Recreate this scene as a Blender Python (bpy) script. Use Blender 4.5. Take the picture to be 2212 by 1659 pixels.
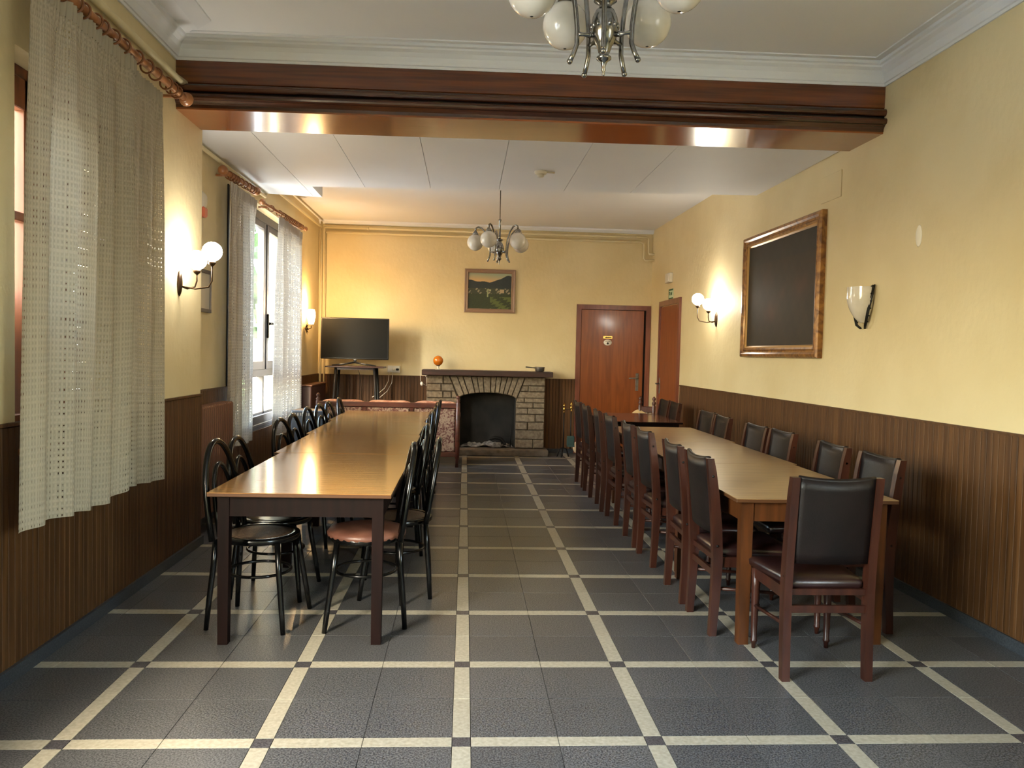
import bpy, math, random
from mathutils import Vector, Matrix
random.seed(7)
PI = math.pi
for o in list(bpy.data.objects): bpy.data.objects.remove(o)
scene = bpy.context.scene
COL = scene.collection

# ------------------------------------------------------------------ camera
cam_d = bpy.data.cameras.new('camera'); cam = bpy.data.objects.new('camera', cam_d); COL.objects.link(cam)
R = ((0.9979905996601801, -0.0590124223831245, 0.023071562460955052),
     (0.020740866173607257, -0.03980719528982443, -0.9989920938994094),
     (0.05987135759511854, 0.9974632430358692, -0.038503237942853014))
cam.matrix_world = Matrix(((R[0][0], -R[1][0], -R[2][0], -0.01433),
                           (R[0][1], -R[1][1], -R[2][1], -2.84913),
                           (R[0][2], -R[1][2], -R[2][2], 1.43425), (0, 0, 0, 1)))
cam_d.sensor_width = 36; cam_d.lens = 1696.76 / 2212 * 36; cam_d.clip_start = .05; cam_d.clip_end = 200
scene.camera = cam

# ------------------------------------------------------------------ world, light, exposure
world = bpy.data.worlds.new('world'); scene.world = world; world.use_nodes = True
wn = world.node_tree.nodes; wl = world.node_tree.links
bg = wn['Background']
sky = wn.new('ShaderNodeTexSky'); sky.sky_type = 'NISHITA'; sky.sun_disc = False
sky.sun_elevation = math.radians(38); sky.sun_rotation = math.radians(200); sky.air_density = 1.6; sky.dust_density = 3.0
mixw = wn.new('ShaderNodeMixRGB'); mixw.inputs[0].default_value = .55; mixw.inputs[2].default_value = (.305, .36, .43, 1)
wl.new(sky.outputs[0], mixw.inputs[1]); wl.new(mixw.outputs[0], bg.inputs[0])
bg.inputs[1].default_value = 10.0

def portal(loc, rot, sx, sy):
    l = bpy.data.lights.new('window_portal', 'AREA'); l.shape = 'RECTANGLE'; l.size = sx; l.size_y = sy
    l.cycles.is_portal = True
    o = bpy.data.objects.new('window_portal', l); COL.objects.link(o); o.location = loc; o.rotation_euler = rot
portal((-2.5, 5.6, 1.8), (0, -PI/2, 0), 2.2, 2.7)
portal((-2.3, 1.3, 1.85), (0, -PI/2, 0), 1.8, 1.7)
portal((3.15, -2.9, 1.6), (0, PI/2, 0), 2.4, 2.4)
portal((-2.35, -2.2, 1.75), (0, -PI/2, 0), 2.0, 2.4)

vs = scene.view_settings
vs.view_transform = 'Standard'; vs.look = 'None'; vs.gamma = 1; vs.use_curve_mapping = False; vs.exposure = 0.82
scene.cycles.use_denoising = True
scene.cycles.max_bounces = 8; scene.cycles.diffuse_bounces = 5; scene.cycles.glossy_bounces = 4
scene.cycles.transmission_bounces = 6; scene.cycles.transparent_max_bounces = 12
scene.cycles.sample_clamp_indirect = 6; scene.cycles.caustics_reflective = False; scene.cycles.caustics_refractive = False

# ------------------------------------------------------------------ materials
def lin(c):
    return tuple(((x/255)/12.92 if x/255 <= .04045 else ((x/255+.055)/1.055)**2.4) for x in c) + (1,)
MATS = {}
def mat(name, col, rough=.5, metal=0, var=0, scale=(8, 8, 8), var_col=None, bump=0, bscale=None, coat=0, spec=.5,
        rnd=0, emit=None, estr=0, trans=0, alpha=1, sub=0, sheen=0, detail=3, ior=None, lo=.35, hi=.65, dist=0):
    m = bpy.data.materials.new(name); m.use_nodes = True; MATS[name] = m
    nt = m.node_tree; N = nt.nodes; L = nt.links; b = N['Principled BSDF']
    c = lin(col); b.inputs['Base Color'].default_value = c
    b.inputs['Roughness'].default_value = rough; b.inputs['Metallic'].default_value = metal
    b.inputs['Specular IOR Level'].default_value = spec
    b.inputs['Coat Weight'].default_value = coat; b.inputs['Coat Roughness'].default_value = .12
    b.inputs['Transmission Weight'].default_value = trans; b.inputs['Alpha'].default_value = alpha
    if ior: b.inputs['IOR'].default_value = ior
    if emit: b.inputs['Emission Color'].default_value = lin(emit); b.inputs['Emission Strength'].default_value = estr
    tc = N.new('ShaderNodeNewGeometry'); mp = N.new('ShaderNodeMapping'); mp.inputs['Scale'].default_value = scale
    L.new(tc.outputs['Position'], mp.inputs[0])
    last = None
    if var_col is not None or var:
        v2 = lin(var_col) if var_col else tuple(x*(1-var) for x in c[:3]) + (1,)
        nz = N.new('ShaderNodeTexNoise'); nz.inputs['Detail'].default_value = detail; nz.inputs['Scale'].default_value = 1
        nz.inputs['Distortion'].default_value = dist
        L.new(mp.outputs[0], nz.inputs['Vector'])
        rp = N.new('ShaderNodeValToRGB'); rp.color_ramp.elements[0].position = lo; rp.color_ramp.elements[1].position = hi
        rp.color_ramp.elements[0].color = v2; rp.color_ramp.elements[1].color = c
        L.new(nz.outputs[0], rp.inputs[0]); last = rp.outputs[0]
    if rnd:
        oi = N.new('ShaderNodeObjectInfo'); mr = N.new('ShaderNodeMapRange')
        mr.inputs['To Min'].default_value = 1-rnd; mr.inputs['To Max'].default_value = 1+rnd
        L.new(oi.outputs['Random'], mr.inputs['Value'])
        mu = N.new('ShaderNodeVectorMath'); mu.operation = 'SCALE'
        if last: L.new(last, mu.inputs[0])
        else: mu.inputs[0].default_value = c[:3]
        L.new(mr.outputs[0], mu.inputs['Scale']); last = mu.outputs[0]
    if last: L.new(last, b.inputs['Base Color'])
    if bump:
        bn = N.new('ShaderNodeBump'); bn.inputs['Strength'].default_value = bump; bn.inputs['Distance'].default_value = .01
        nb = N.new('ShaderNodeTexNoise'); nb.inputs['Detail'].default_value = 4; nb.inputs['Scale'].default_value = 1
        mb = N.new('ShaderNodeMapping'); mb.inputs['Scale'].default_value = bscale or scale
        L.new(tc.outputs['Position'], mb.inputs[0]); L.new(mb.outputs[0], nb.inputs['Vector'])
        L.new(nb.outputs[0], bn.inputs['Height']); L.new(bn.outputs[0], b.inputs['Normal'])
    return m
M_wall = mat('yellow_plaster', (221, 205, 163), .62, var_col=(211, 193, 148), scale=(1.3, 1.3, 1.3), bump=.35, bscale=(22, 22, 16), detail=6)
M_ceil = mat('white_ceiling_paint', (236, 238, 242), .6, var=.04, scale=(.8, .8, .8), bump=.05, bscale=(30, 30, 30))
M_corn = mat('cornice_plaster', (230, 233, 238), .45, var=.03, scale=(2, 2, 2))
M_wains = mat('walnut_slat', (96, 64, 34), .5, var_col=(70, 44, 21), scale=(34, 34, 1.2), rnd=.1, bump=.08, bscale=(120, 120, 5), detail=4, spec=.3)
M_wainsback = mat('wainscot_groove', (24, 13, 7), .7)
M_beam = mat('beam_varnished_wood', (112, 60, 28), .2, var_col=(80, 40, 18), scale=(1.2, 40, 40), coat=.6, detail=4)
M_beamd = mat('beam_moulding_wood', (80, 42, 24), .25, var_col=(56, 28, 17), scale=(1.2, 30, 30), coat=.4)
M_soffit = mat('soffit_varnished_wood', (150, 86, 42), .2, var_col=(116, 62, 28), scale=(1.2, 40, 40), coat=.6, detail=4)
M_tile = mat('dark_terrazzo', (104, 104, 104), .3, var_col=(38, 40, 43), scale=(150, 150, 150), rnd=.1, detail=2, bump=.02, spec=.5, lo=.38, hi=.62)
M_tileborder = mat('border_terrazzo', (70, 73, 76), .4, var_col=(45, 48, 52), scale=(120, 120, 120), detail=2)
M_cream = mat('cream_terrazzo', (172, 167, 150), .3, var_col=(152, 146, 128), scale=(60, 60, 60), rnd=.05, detail=3)
M_square = mat('speckled_corner_tile', (86, 84, 86), .32, var_col=(44, 42, 46), scale=(130, 130, 130), detail=2, lo=.42, hi=.58)
M_grout = mat('floor_grout', (52, 50, 46), .9)
M_doorw = mat('orange_door_veneer', (136, 72, 28), .34, var_col=(116, 56, 20), scale=(16, 16, 1.3), coat=.25, dist=1.2)
M_doorf = mat('red_door_frame', (124, 70, 52), .32, var_col=(104, 54, 40), scale=(20, 20, 2), coat=.2)
M_tabtop = mat('honey_laminate', (176, 133, 80), .13, var_col=(142, 102, 58), scale=(3, 50, 3), spec=.6, coat=.15, detail=5, bump=.05, bscale=(3, 60, 3))
M_tabtop2 = mat('pale_oak_laminate', (168, 138, 98), .28, var_col=(146, 116, 78), scale=(3, 46, 3), detail=5)
M_tabdark = mat('dark_table_top', (98, 56, 38), .18, var_col=(74, 40, 28), scale=(3, 36, 3), coat=.3)
M_redleg = mat('mahogany_leg', (24, 10, 7), .55, var_col=(15, 6, 5), scale=(30, 30, 3), spec=.12)
M_orleg = mat('brown_table_leg', (88, 49, 21), .45, var_col=(66, 36, 15), scale=(30, 30, 3), spec=.3)
M_edge = mat('table_edge_band', (84, 54, 32), .35)
M_chairw = mat('chair_mahogany', (62, 31, 20), .36, var_col=(42, 19, 13), scale=(24, 24, 3), coat=.1, rnd=.08, spec=.35)
M_leather = mat('dark_leather', (23, 15, 14), .45, var_col=(15, 10, 10), scale=(9, 9, 9), bump=.1, bscale=(140, 140, 140), rnd=.12, spec=.28)
M_leather2 = mat('oxblood_leather', (40, 20, 19), .28, var_col=(30, 15, 15), scale=(7, 7, 7), bump=.06, bscale=(140, 140, 140), spec=.7)
M_black = mat('glossy_black_lacquer', (8, 8, 8), .2, spec=.4, coat=.05)
M_cane = mat('woven_cane', (100, 78, 58), .5, var_col=(52, 38, 28), scale=(160, 160, 160), bump=.3, bscale=(160, 160, 160), detail=1)
M_pinkvinyl = mat('pink_brown_vinyl', (120, 80, 64), .4, var_col=(98, 62, 50), scale=(12, 12, 12), bump=.15, bscale=(60, 60, 60))
M_blackpad = mat('black_vinyl', (24, 24, 24), .3)
M_chrome = mat('aged_chrome', (150, 148, 144), .18, 1, var=.4, scale=(40, 40, 40))
M_bronze = mat('dark_bronze', (74, 56, 40), .35, .8)
M_brass = mat('brass', (196, 156, 84), .22, 1)
M_iron = mat('black_iron', (26, 25, 24), .5, .5)
M_opal = mat('opal_glass_unlit', (222, 216, 204), .12, sub=0, var_col=(205, 198, 184), scale=(8, 8, 8), coat=.4)
M_lit = mat('opal_glass_lit', (255, 250, 240), .3, emit=(255, 249, 236), estr=38)
M_litwarm = mat('warm_lit_glass', (255, 230, 190), .3, emit=(255, 206, 140), estr=16)
M_stone = mat('cream_fireplace_stone', (132, 118, 98), .85, var_col=(104, 90, 72), scale=(26, 26, 26), bump=.8, bscale=(45, 45, 45), rnd=.12)
M_mortar = mat('stone_mortar', (80, 70, 56), .95, bump=.4, bscale=(60, 60, 60))
M_soot = mat('soot', (14, 13, 12), .95, var_col=(42, 39, 35), scale=(5, 5, 3.5), bump=.4, bscale=(20, 20, 20), lo=.3, hi=.7)
M_ash = mat('grey_ash', (140, 134, 126), .95, var_col=(84, 80, 76), scale=(22, 22, 22), bump=.8, bscale=(50, 50, 50))
M_hearth = mat('hearth_stone', (104, 92, 78), .85, var_col=(80, 70, 58), scale=(12, 12, 12), bump=.3, bscale=(50, 50, 50))
M_mantel = mat('mantel_dark_wood', (62, 34, 28), .4, var_col=(44, 25, 22), scale=(4, 26, 26), coat=.1)
M_tvb = mat('tv_plastic', (18, 18, 19), .3)
M_tvs = mat('tv_screen', (15, 16, 15), .55, spec=.12)
M_cream_pipe = mat('cream_painted_pipe', (214, 200, 160), .4)
M_radi = mat('brown_radiator_enamel', (112, 74, 54), .4)
M_radi2 = mat('dark_radiator_panel', (72, 46, 44), .4)
M_ringw = mat('turned_curtain_wood', (172, 116, 72), .35, var_col=(140, 88, 50), scale=(20, 20, 20), coat=.2)
M_ringd = mat('curtain_ring_wood', (124, 76, 40), .35)
M_white = mat('white_plastic', (228, 224, 214), .35)
M_offw = mat('off_white_plastic', (214, 206, 186), .4)
M_green = mat('exit_green', (24, 82, 54), .5)
M_palegr = mat('exit_pale_panel', (186, 202, 172), .5)
M_redp = mat('red_plastic', (206, 110, 84), .35)
M_alu = mat('grey_aluminium_frame', (50, 47, 47), .5, .0)
M_sill = mat('blue_grey_sill', (120, 124, 132), .5)
M_woodwin = mat('brown_window_wood', (126, 72, 40), .4, var_col=(100, 54, 28), scale=(20, 20, 3))
M_floral = mat('floral_upholstery', (140, 116, 96), .9, var_col=(84, 42, 34), scale=(20, 20, 20), detail=2, dist=1.8, lo=.42, hi=.56)
M_cushion = mat('salmon_cushion', (196, 152, 126), .9, var_col=(150, 98, 78), scale=(18, 18, 18), dist=1.2)
M_sofaw = mat('sofa_cherry_wood', (84, 42, 28), .35, var_col=(60, 28, 20), scale=(8, 30, 30), coat=.2)
M_navy = mat('navy_black_metal', (22, 27, 34), .35)
M_amber = mat('amber_glass', (190, 104, 16), .12, coat=.5, emit=(200, 100, 8), estr=.03)
M_steel = mat('worn_steel', (128, 124, 120), .35, .8, var=.3, scale=(30, 30, 30))
M_gilt = mat('gilded_burl_frame', (158, 112, 56), .35, .15, var_col=(96, 58, 26), scale=(14, 14, 14), coat=.2, dist=1)
M_gilt2 = mat('gilt_inner_lip', (176, 136, 76), .35, .3)
M_taupe = mat('taupe_picture_frame', (138, 112, 94), .4)
M_mirror = mat('small_picture_glass', (190, 184, 170), .15)
M_dkframe = mat('dark_grey_frame', (72, 68, 68), .4)
M_cableW = mat('white_cable', (222, 214, 204), .5)
M_beige = mat('beige_cushion_cloth', (196, 166, 116), .85, var=.12, scale=(14, 14, 14))
M_teal = mat('teal_enamel', (50, 72, 68), .4)
M_lid = mat('cream_wood_lid', (206, 176, 136), .6, var=.1, scale=(20, 20, 4))
M_patch = mat('plaster_patch', (246, 240, 222), .8, bump=.2, bscale=(60, 60, 60))
M_ext = mat('exterior_render', (226, 226, 224), .8, var=.05, scale=(2, 2, 2))
M_hedge = mat('hedge_leaf', (74, 104, 60), .7, var_col=(44, 70, 36), scale=(14, 14, 14))
M_ground = mat('outside_paving', (176, 172, 164), .9, var=.1, scale=(2, 2, 2))
M_dark = mat('dark_gap', (12, 9, 8), .9)
M_ink = mat('dark_ink', (34, 30, 26), .6)

g = bpy.data.materials.new('window_glass'); g.use_nodes = True; MATS['glass'] = g
nt = g.node_tree; nt.nodes.clear()
o_ = nt.nodes.new('ShaderNodeOutputMaterial'); t_ = nt.nodes.new('ShaderNodeBsdfTransparent'); gl_ = nt.nodes.new('ShaderNodeBsdfGlossy')
gl_.inputs['Roughness'].default_value = .02; t_.inputs[0].default_value = (.96, .98, .98, 1)
mx_ = nt.nodes.new('ShaderNodeMixShader'); mx_.inputs[0].default_value = .07
nt.links.new(t_.outputs[0], mx_.inputs[1]); nt.links.new(gl_.outputs[0], mx_.inputs[2]); nt.links.new(mx_.outputs[0], o_.inputs[0])
M_glass = g

def curtain_mat(name, col, thr, tl=.3):
    """open weave cloth: translucent, with small square holes between the threads (UVs are metres of cloth)"""
    m = bpy.data.materials.new(name); m.use_nodes = True; nt = m.node_tree; N = nt.nodes; L = nt.links; N.clear()
    out = N.new('ShaderNodeOutputMaterial'); uv = N.new('ShaderNodeUVMap'); uv.uv_map = 'UVMap'
    sep = N.new('ShaderNodeSeparateXYZ'); L.new(uv.outputs[0], sep.inputs[0])
    def math_(op, a, b=None):
        n = N.new('ShaderNodeMath'); n.operation = op
        for i, v in enumerate((a, b)):
            if v is None: continue
            if isinstance(v, (int, float)): n.inputs[i].default_value = v
            else: L.new(v, n.inputs[i])
        return n.outputs[0]
    sx = math_('SINE', math_('MULTIPLY', sep.outputs[0], 2*PI/.021))
    sy = math_('SINE', math_('MULTIPLY', sep.outputs[1], 2*PI/.026))
    nz = N.new('ShaderNodeTexNoise'); nz.inputs['Scale'].default_value = 3.2; nz.inputs['Detail'].default_value = 2
    mpn = N.new('ShaderNodeMapping'); mpn.inputs['Scale'].default_value = (1, .35, 1); L.new(uv.outputs[0], mpn.inputs[0]); L.new(mpn.outputs[0], nz.inputs['Vector'])
    def band(ax, sc):
        n1 = N.new('ShaderNodeTexNoise'); n1.noise_dimensions = '1D'; n1.inputs['Scale'].default_value = sc; n1.inputs['Detail'].default_value = 1
        L.new(sep.outputs[ax], n1.inputs['W']); return math_('MULTIPLY', math_('SUBTRACT', n1.outputs[0], .5), 3.0)
    bx, by = band(0, 38), band(1, 30)
    sx = math_('ADD', sx, bx); sy = math_('ADD', sy, by)
    w = math_('MINIMUM', sx, sy)
    th = math_('SUBTRACT', thr+1.1, math_('MULTIPLY', nz.outputs[0], 2.2))
    hole = math_('GREATER_THAN', w, th)
    thread = math_('MAXIMUM', sx, sy)
    rp = N.new('ShaderNodeMapRange'); rp.inputs['From Min'].default_value = -1; rp.inputs['From Max'].default_value = 1
    rp.inputs['To Min'].default_value = 1.0; rp.inputs['To Max'].default_value = .74; L.new(w, rp.inputs['Value'])
    cv = N.new('ShaderNodeVectorMath'); cv.operation = 'SCALE'; cv.inputs[0].default_value = lin(col)[:3]; L.new(rp.outputs[0], cv.inputs['Scale'])
    d = N.new('ShaderNodeBsdfDiffuse'); t = N.new('ShaderNodeBsdfTranslucent'); L.new(cv.outputs[0], d.inputs[0]); L.new(cv.outputs[0], t.inputs[0])
    bn = N.new('ShaderNodeBump'); bn.inputs['Strength'].default_value = .5; bn.inputs['Distance'].default_value = .003
    L.new(thread, bn.inputs['Height']); L.new(bn.outputs[0], d.inputs['Normal'])
    a = N.new('ShaderNodeMixShader'); a.inputs[0].default_value = tl; L.new(d.outputs[0], a.inputs[1]); L.new(t.outputs[0], a.inputs[2])
    tr = N.new('ShaderNodeBsdfTransparent'); b = N.new('ShaderNodeMixShader'); L.new(hole, b.inputs[0]); L.new(a.outputs[0], b.inputs[1]); L.new(tr.outputs[0], b.inputs[2])
    L.new(b.outputs[0], out.inputs[0]); return m
M_curt = curtain_mat('open_weave_curtain', (188, 178, 158), .95, .14)
M_curt2 = curtain_mat('open_weave_curtain_light', (196, 188, 178), .9, .12)

# ------------------------------------------------------------------ mesh helpers
class MB:
    def __init__(s): s.v = []; s.f = []; s.m = []; s.sm = []; s.mi = 0; s.smooth = False; s.uv = None
    def add(s, vs, fs, smooth=None):
        k = len(s.v); s.v += [tuple(v) for v in vs]; s.f += [tuple(i+k for i in f) for f in fs]
        s.m += [s.mi]*len(fs); s.sm += [s.smooth if smooth is None else smooth]*len(fs); return s
    def box(s, x0, x1, y0, y1, z0, z1):
        return s.add([(x0,y0,z0),(x1,y0,z0),(x1,y1,z0),(x0,y1,z0),(x0,y0,z1),(x1,y0,z1),(x1,y1,z1),(x0,y1,z1)],
              [(0,3,2,1),(4,5,6,7),(0,1,5,4),(1,2,6,5),(2,3,7,6),(3,0,4,7)], False)
    def cbox(s, x0, x1, y0, y1, z0, z1, c=.004):
        """box with chamfered edges"""
        bs = []
        for sx, X in ((1, x0), (-1, x1)):
            for sy, Y in ((1, y0), (-1, y1)):
                for sz, Z in ((1, z0), (-1, z1)):
                    bs.append(((X, Y+sy*c, Z+sz*c), (X+sx*c, Y, Z+sz*c), (X+sx*c, Y+sy*c, Z)))
        V = [p for t in bs for p in t]
        def i(a, b, c_, k): return (a*4+b*2+c_)*3+k
        F = []
        for a in (0, 1):
            f = [i(a,0,0,0), i(a,1,0,0), i(a,1,1,0), i(a,0,1,0)]; F.append(f[::-1] if a == 0 else f)
            f = [i(0,a,0,1), i(1,a,0,1), i(1,a,1,1), i(0,a,1,1)]; F.append(f if a == 0 else f[::-1])
            f = [i(0,0,a,2), i(1,0,a,2), i(1,1,a,2), i(0,1,a,2)]; F.append(f[::-1] if a == 0 else f)
        for a in (0, 1):
            for b in (0, 1):
                F.append([i(a,b,0,0), i(a,b,1,0), i(a,b,1,1), i(a,b,0,1)])
                F.append([i(a,0,b,0), i(a,1,b,0), i(a,1,b,2), i(a,0,b,2)])
                F.append([i(0,a,b,1), i(1,a,b,1), i(1,a,b,2), i(0,a,b,2)])
        for a in (0,1):
            for b in (0,1):
                for c_ in (0,1): F.append([i(a,b,c_,0), i(a,b,c_,1), i(a,b,c_,2)])
        return s.add(V, F, False)
    def tube(s, pts, r, n=10, closed=False, cap=True):
        pts = [Vector(p) for p in pts]; m = len(pts)
        rr = r if isinstance(r, (list, tuple)) else [r]*m
        V = []; up = None
        for i, p in enumerate(pts):
            if closed: t = pts[(i+1) % m]-pts[i-1]
            else: t = pts[min(i+1, m-1)]-pts[max(i-1, 0)]
            t.normalize()
            if up is None:
                up = Vector((0, 0, 1)) if abs(t.z) < .9 else Vector((1, 0, 0))
            a = t.cross(up)
            if a.length < 1e-4: a = t.cross(Vector((0, 1, 0)))
            a.normalize(); b = a.cross(t).normalized(); up = b
            for k in range(n):
                w = 2*PI*k/n; V.append(p+(a*math.cos(w)+b*math.sin(w))*rr[i])
        F = []
        for i in range(m if closed else m-1):
            j = (i+1) % m
            for k in range(n): F.append((i*n+k, i*n+(k+1) % n, j*n+(k+1) % n, j*n+k))
        if not closed and cap: F.append(tuple(range(n))[::-1]); F.append(tuple((m-1)*n+k for k in range(n)))
        return s.add(V, F, True)
    def lathe(s, prof, n=20, at=(0, 0, 0), axis='z', cap=True):
        V = []; ax, ay, az = at
        for r, z in prof:
            for k in range(n):
                w = 2*PI*k/n; x, y = r*math.cos(w), r*math.sin(w)
                V.append((ax+x, ay+y, az+z) if axis == 'z' else ((ax+z, ay+x, az+y) if axis == 'x' else (ax+y, ay+z, az+x)))
        F = []
        for i in range(len(prof)-1):
            for k in range(n): F.append((i*n+k, i*n+(k+1) % n, (i+1)*n+(k+1) % n, (i+1)*n+k))
        if cap: F.append(tuple(range(n))[::-1]); F.append(tuple((len(prof)-1)*n+k for k in range(n)))
        return s.add(V, F, True)
    def ball(s, c, r, n=20, m=12, sz=1):
        return s.lathe([(max(1e-4, r*math.sin(PI*i/m)), -r*sz*math.cos(PI*i/m)) for i in range(m+1)], n, c, cap=False)
    def prism(s, poly, axis, a, b):
        """extrude a 2D polygon along an axis from a to b"""
        n = len(poly)
        def P(p, t): return (t, p[0], p[1]) if axis == 'x' else ((p[0], t, p[1]) if axis == 'y' else (p[0], p[1], t))
        V = [P(p, a) for p in poly]+[P(p, b) for p in poly]
        F = [tuple(range(n))[::-1], tuple(range(n, 2*n))]+[(i, (i+1) % n, n+(i+1) % n, n+i) for i in range(n)]
        return s.add(V, F, False)
    def grid(s, fn, nu, nv, smooth=True, uvf=None):
        V = [fn(i/nu, j/nv) for j in range(nv+1) for i in range(nu+1)]
        F = [(j*(nu+1)+i, j*(nu+1)+i+1, (j+1)*(nu+1)+i+1, (j+1)*(nu+1)+i) for j in range(nv) for i in range(nu)]
        s.add(V, F, smooth)
        if uvf: s.uv = [uvf(i/nu, j/nv) for j in range(nv+1) for i in range(nu+1)]
        return s
    def mesh(s, name, mats):
        me = bpy.data.meshes.new(name); me.from_pydata(s.v, [], s.f)
        for m in (mats if isinstance(mats, (list, tuple)) else [mats]): me.materials.append(m)
        me.polygons.foreach_set('use_smooth', s.sm); me.polygons.foreach_set('material_index', s.m)
        if s.uv:
            u = me.uv_layers.new(name='UVMap')
            for l in me.loops: u.data[l.index].uv = s.uv[l.vertex_index]
        me.update(); me.validate()
        return me
    def build(s, name, mats, parent=None, fix=True, loc=None, rot=None):
        me = s.mesh(name, mats)
        if fix:
            import bmesh
            b = bmesh.new(); b.from_mesh(me); bmesh.ops.recalc_face_normals(b, faces=b.faces); b.to_mesh(me); b.free()
        o = bpy.data.objects.new(name, me); COL.objects.link(o)
        if parent: o.parent = parent
        if loc: o.location = loc
        if rot: o.rotation_euler = rot
        return o
def link(name, me, parent=None, loc=(0, 0, 0), rz=0):
    o = bpy.data.objects.new(name, me); COL.objects.link(o); o.location = loc; o.rotation_euler = (0, 0, rz)
    if parent: o.parent = parent
    return o
def tag(o, label, cat, group=None):
    o['label'] = label; o['category'] = cat
    if group: o['group'] = group
    return o
def thing(name, label, cat, loc=(0, 0, 0), rz=0, group=None):
    o = bpy.data.objects.new(name, None); COL.objects.link(o); o.location = loc; o.rotation_euler = (0, 0, rz)
    o.empty_display_size = .1
    return tag(o, label, cat, group)
def struct(o): o['kind'] = 'structure'; return o
def sroot(name, loc=(0, 0, 0), rz=0):
    o = bpy.data.objects.new(name, None); COL.objects.link(o); o.location = loc; o.rotation_euler = (0, 0, rz); o['kind'] = 'structure'; return o
def stuff(o): o['kind'] = 'stuff'; return o
def copy_tree(o, parent=None):
    c = o.copy(); COL.objects.link(c)
    if parent: c.parent = parent
    for ch in list(o.children): copy_tree(ch, c)
    return c
def arc(cx, cy, r, a0, a1, n):
    return [(cx+r*math.cos(a0+(a1-a0)*i/n), cy+r*math.sin(a0+(a1-a0)*i/n)) for i in range(n+1)]

SL = .0125                                   # the right wall runs very slightly inwards
def rw(y): return 2.79-SL*y
RWROT = -PI/2+math.atan(SL)                  # local X along the wall (towards the camera), local Y into the wall
LX = -1.92; LX2 = -2.12; YP = 2.94; YB = 8.55; YF = -4.6
ZF = 3.42; ZL = 3.0; ZR = 3.27

# ------------------------------------------------------------------ floor
T = .7225; SW = .069; DT = (T-SW)/2
fl = MB().box(-2.5, 3.1, YF-.2, YB+.2, -.15, -.004).build('floor', M_grout); struct(fl)
def xlo(y): return LX if y < YP else LX2
mesh_cache = {}
def tile_piece(kind, m, x0, x1, y0, y1):
    lo = xlo((y0+y1)/2)+.012; hi = rw((y0+y1)/2)-.012
    cx0, cx1 = max(x0, lo), min(x1, hi); cy0, cy1 = max(y0, YF), min(y1, YB)
    if cx1-cx0 < .01 or cy1-cy0 < .01: return None
    g_ = .0011
    w, h = cx1-cx0-2*g_, cy1-cy0-2*g_
    key = (kind, round(w, 4), round(h, 4))
    if key not in mesh_cache:
        mesh_cache[key] = MB().cbox(-w/2, w/2, -h/2, h/2, -.006, 0, .0008).mesh(kind, m)
    return mesh_cache[key], (cx0+cx1)/2, (cy0+cy1)/2
pieces = {'dark_tile': [], 'cream_strip': [], 'corner_tile': []}
for j in range(-7, 12+1):
    for i in range(-4, 5):
        X, Y = i*T, j*T; h = SW/2
        p = tile_piece('corner_tile', M_square, X-h, X+h, Y-h, Y+h)
        if p: pieces['corner_tile'].append(p)
        for k in (0, 1):
            p = tile_piece('cream_strip', M_cream, X+h+k*DT, X+h+(k+1)*DT, Y-h, Y+h)
            if p: pieces['cream_strip'].append(p)
            p = tile_piece('cream_strip', M_cream, X-h, X+h, Y+h+k*DT, Y+h+(k+1)*DT)
            if p: pieces['cream_strip'].append(p)
            for l in (0, 1):
                p = tile_piece('dark_tile', M_tile, X+h+k*DT, X+h+(k+1)*DT, Y+h+l*DT, Y+h+(l+1)*DT)
                if p: pieces['dark_tile'].append(p)
for kind, lst in pieces.items():
    lst.sort(key=lambda p: (p[2] < -.35, p[2]))
    rest = MB()
    for n, (me, x, y) in enumerate(lst):
        if n < 300: link(kind, me, fl, (x, y, 0))
        else:
            rest.add([(v.co.x+x, v.co.y+y, v.co.z) for v in me.vertices], [tuple(p.vertices) for p in me.polygons], False)
    if rest.v: stuff(rest.build(kind, me.materials[0], fl, fix=False))

# ------------------------------------------------------------------ walls
def wallseg(mb, x0, x1, y0, y1, oy0, oy1, oz0, oz1, top):
    """wall box with one opening"""
    mb.box(x0, x1, y0, oy0, 0, top); mb.box(x0, x1, oy1, y1, 0, top)
    mb.box(x0, x1, oy0, oy1, 0, oz0); mb.box(x0, x1, oy0, oy1, oz1, top)
W1 = (.60, 1.93, .98, 2.68)      # window 1 opening y0 y1 z0 z1
W2 = (4.45, 6.95, .66, 2.88)     # window 2 opening
wlm = MB(); wallseg(wlm, LX-.36, LX, -.3, YP, *W1, 3.6); wallseg(wlm, LX-.36, LX, YF, -.3, -3.3, -1.0, .98, 2.68, 3.6); wallseg(wlm, LX2-.3, LX2, YP, YB+.2, *W2, 3.6)
wall_left = struct(wlm.build('wall_left', M_wall))
def rwbox(mb, y0, y1, z0, z1, a, b):
    """box following the right wall, from offset a (inside) to b"""
    V = [(rw(y0)-a, y0, z0), (rw(y0)-b, y0, z0), (rw(y1)-b, y1, z0), (rw(y1)-a, y1, z0)]
    V += [(x, y, z1) for x, y, _ in V]
    mb.add(V, [(0,3,2,1),(4,5,6,7),(0,1,5,4),(1,2,6,5),(2,3,7,6),(3,0,4,7)], False)
W3 = (-3.9, -2.1, 1.1, 2.7); W4 = (-3.3, -1.0, .98, 2.68)      # unseen windows behind the camera; the left one is added for even daylight
m_ = MB(); rwbox(m_, YF, W3[0], 0, 3.6, 0, -.25); rwbox(m_, W3[1], YB+.2, 0, 3.6, 0, -.25); rwbox(m_, W3[0], W3[1], 0, W3[2], 0, -.25); rwbox(m_, W3[0], W3[1], W3[3], 3.6, 0, -.25); wall_right = struct(m_.build('wall_right', M_wall))
wall_back = struct(MB().box(LX2-.3, 3.0, YB, YB+.22, 0, 3.6).build('wall_back', M_wall))
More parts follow.
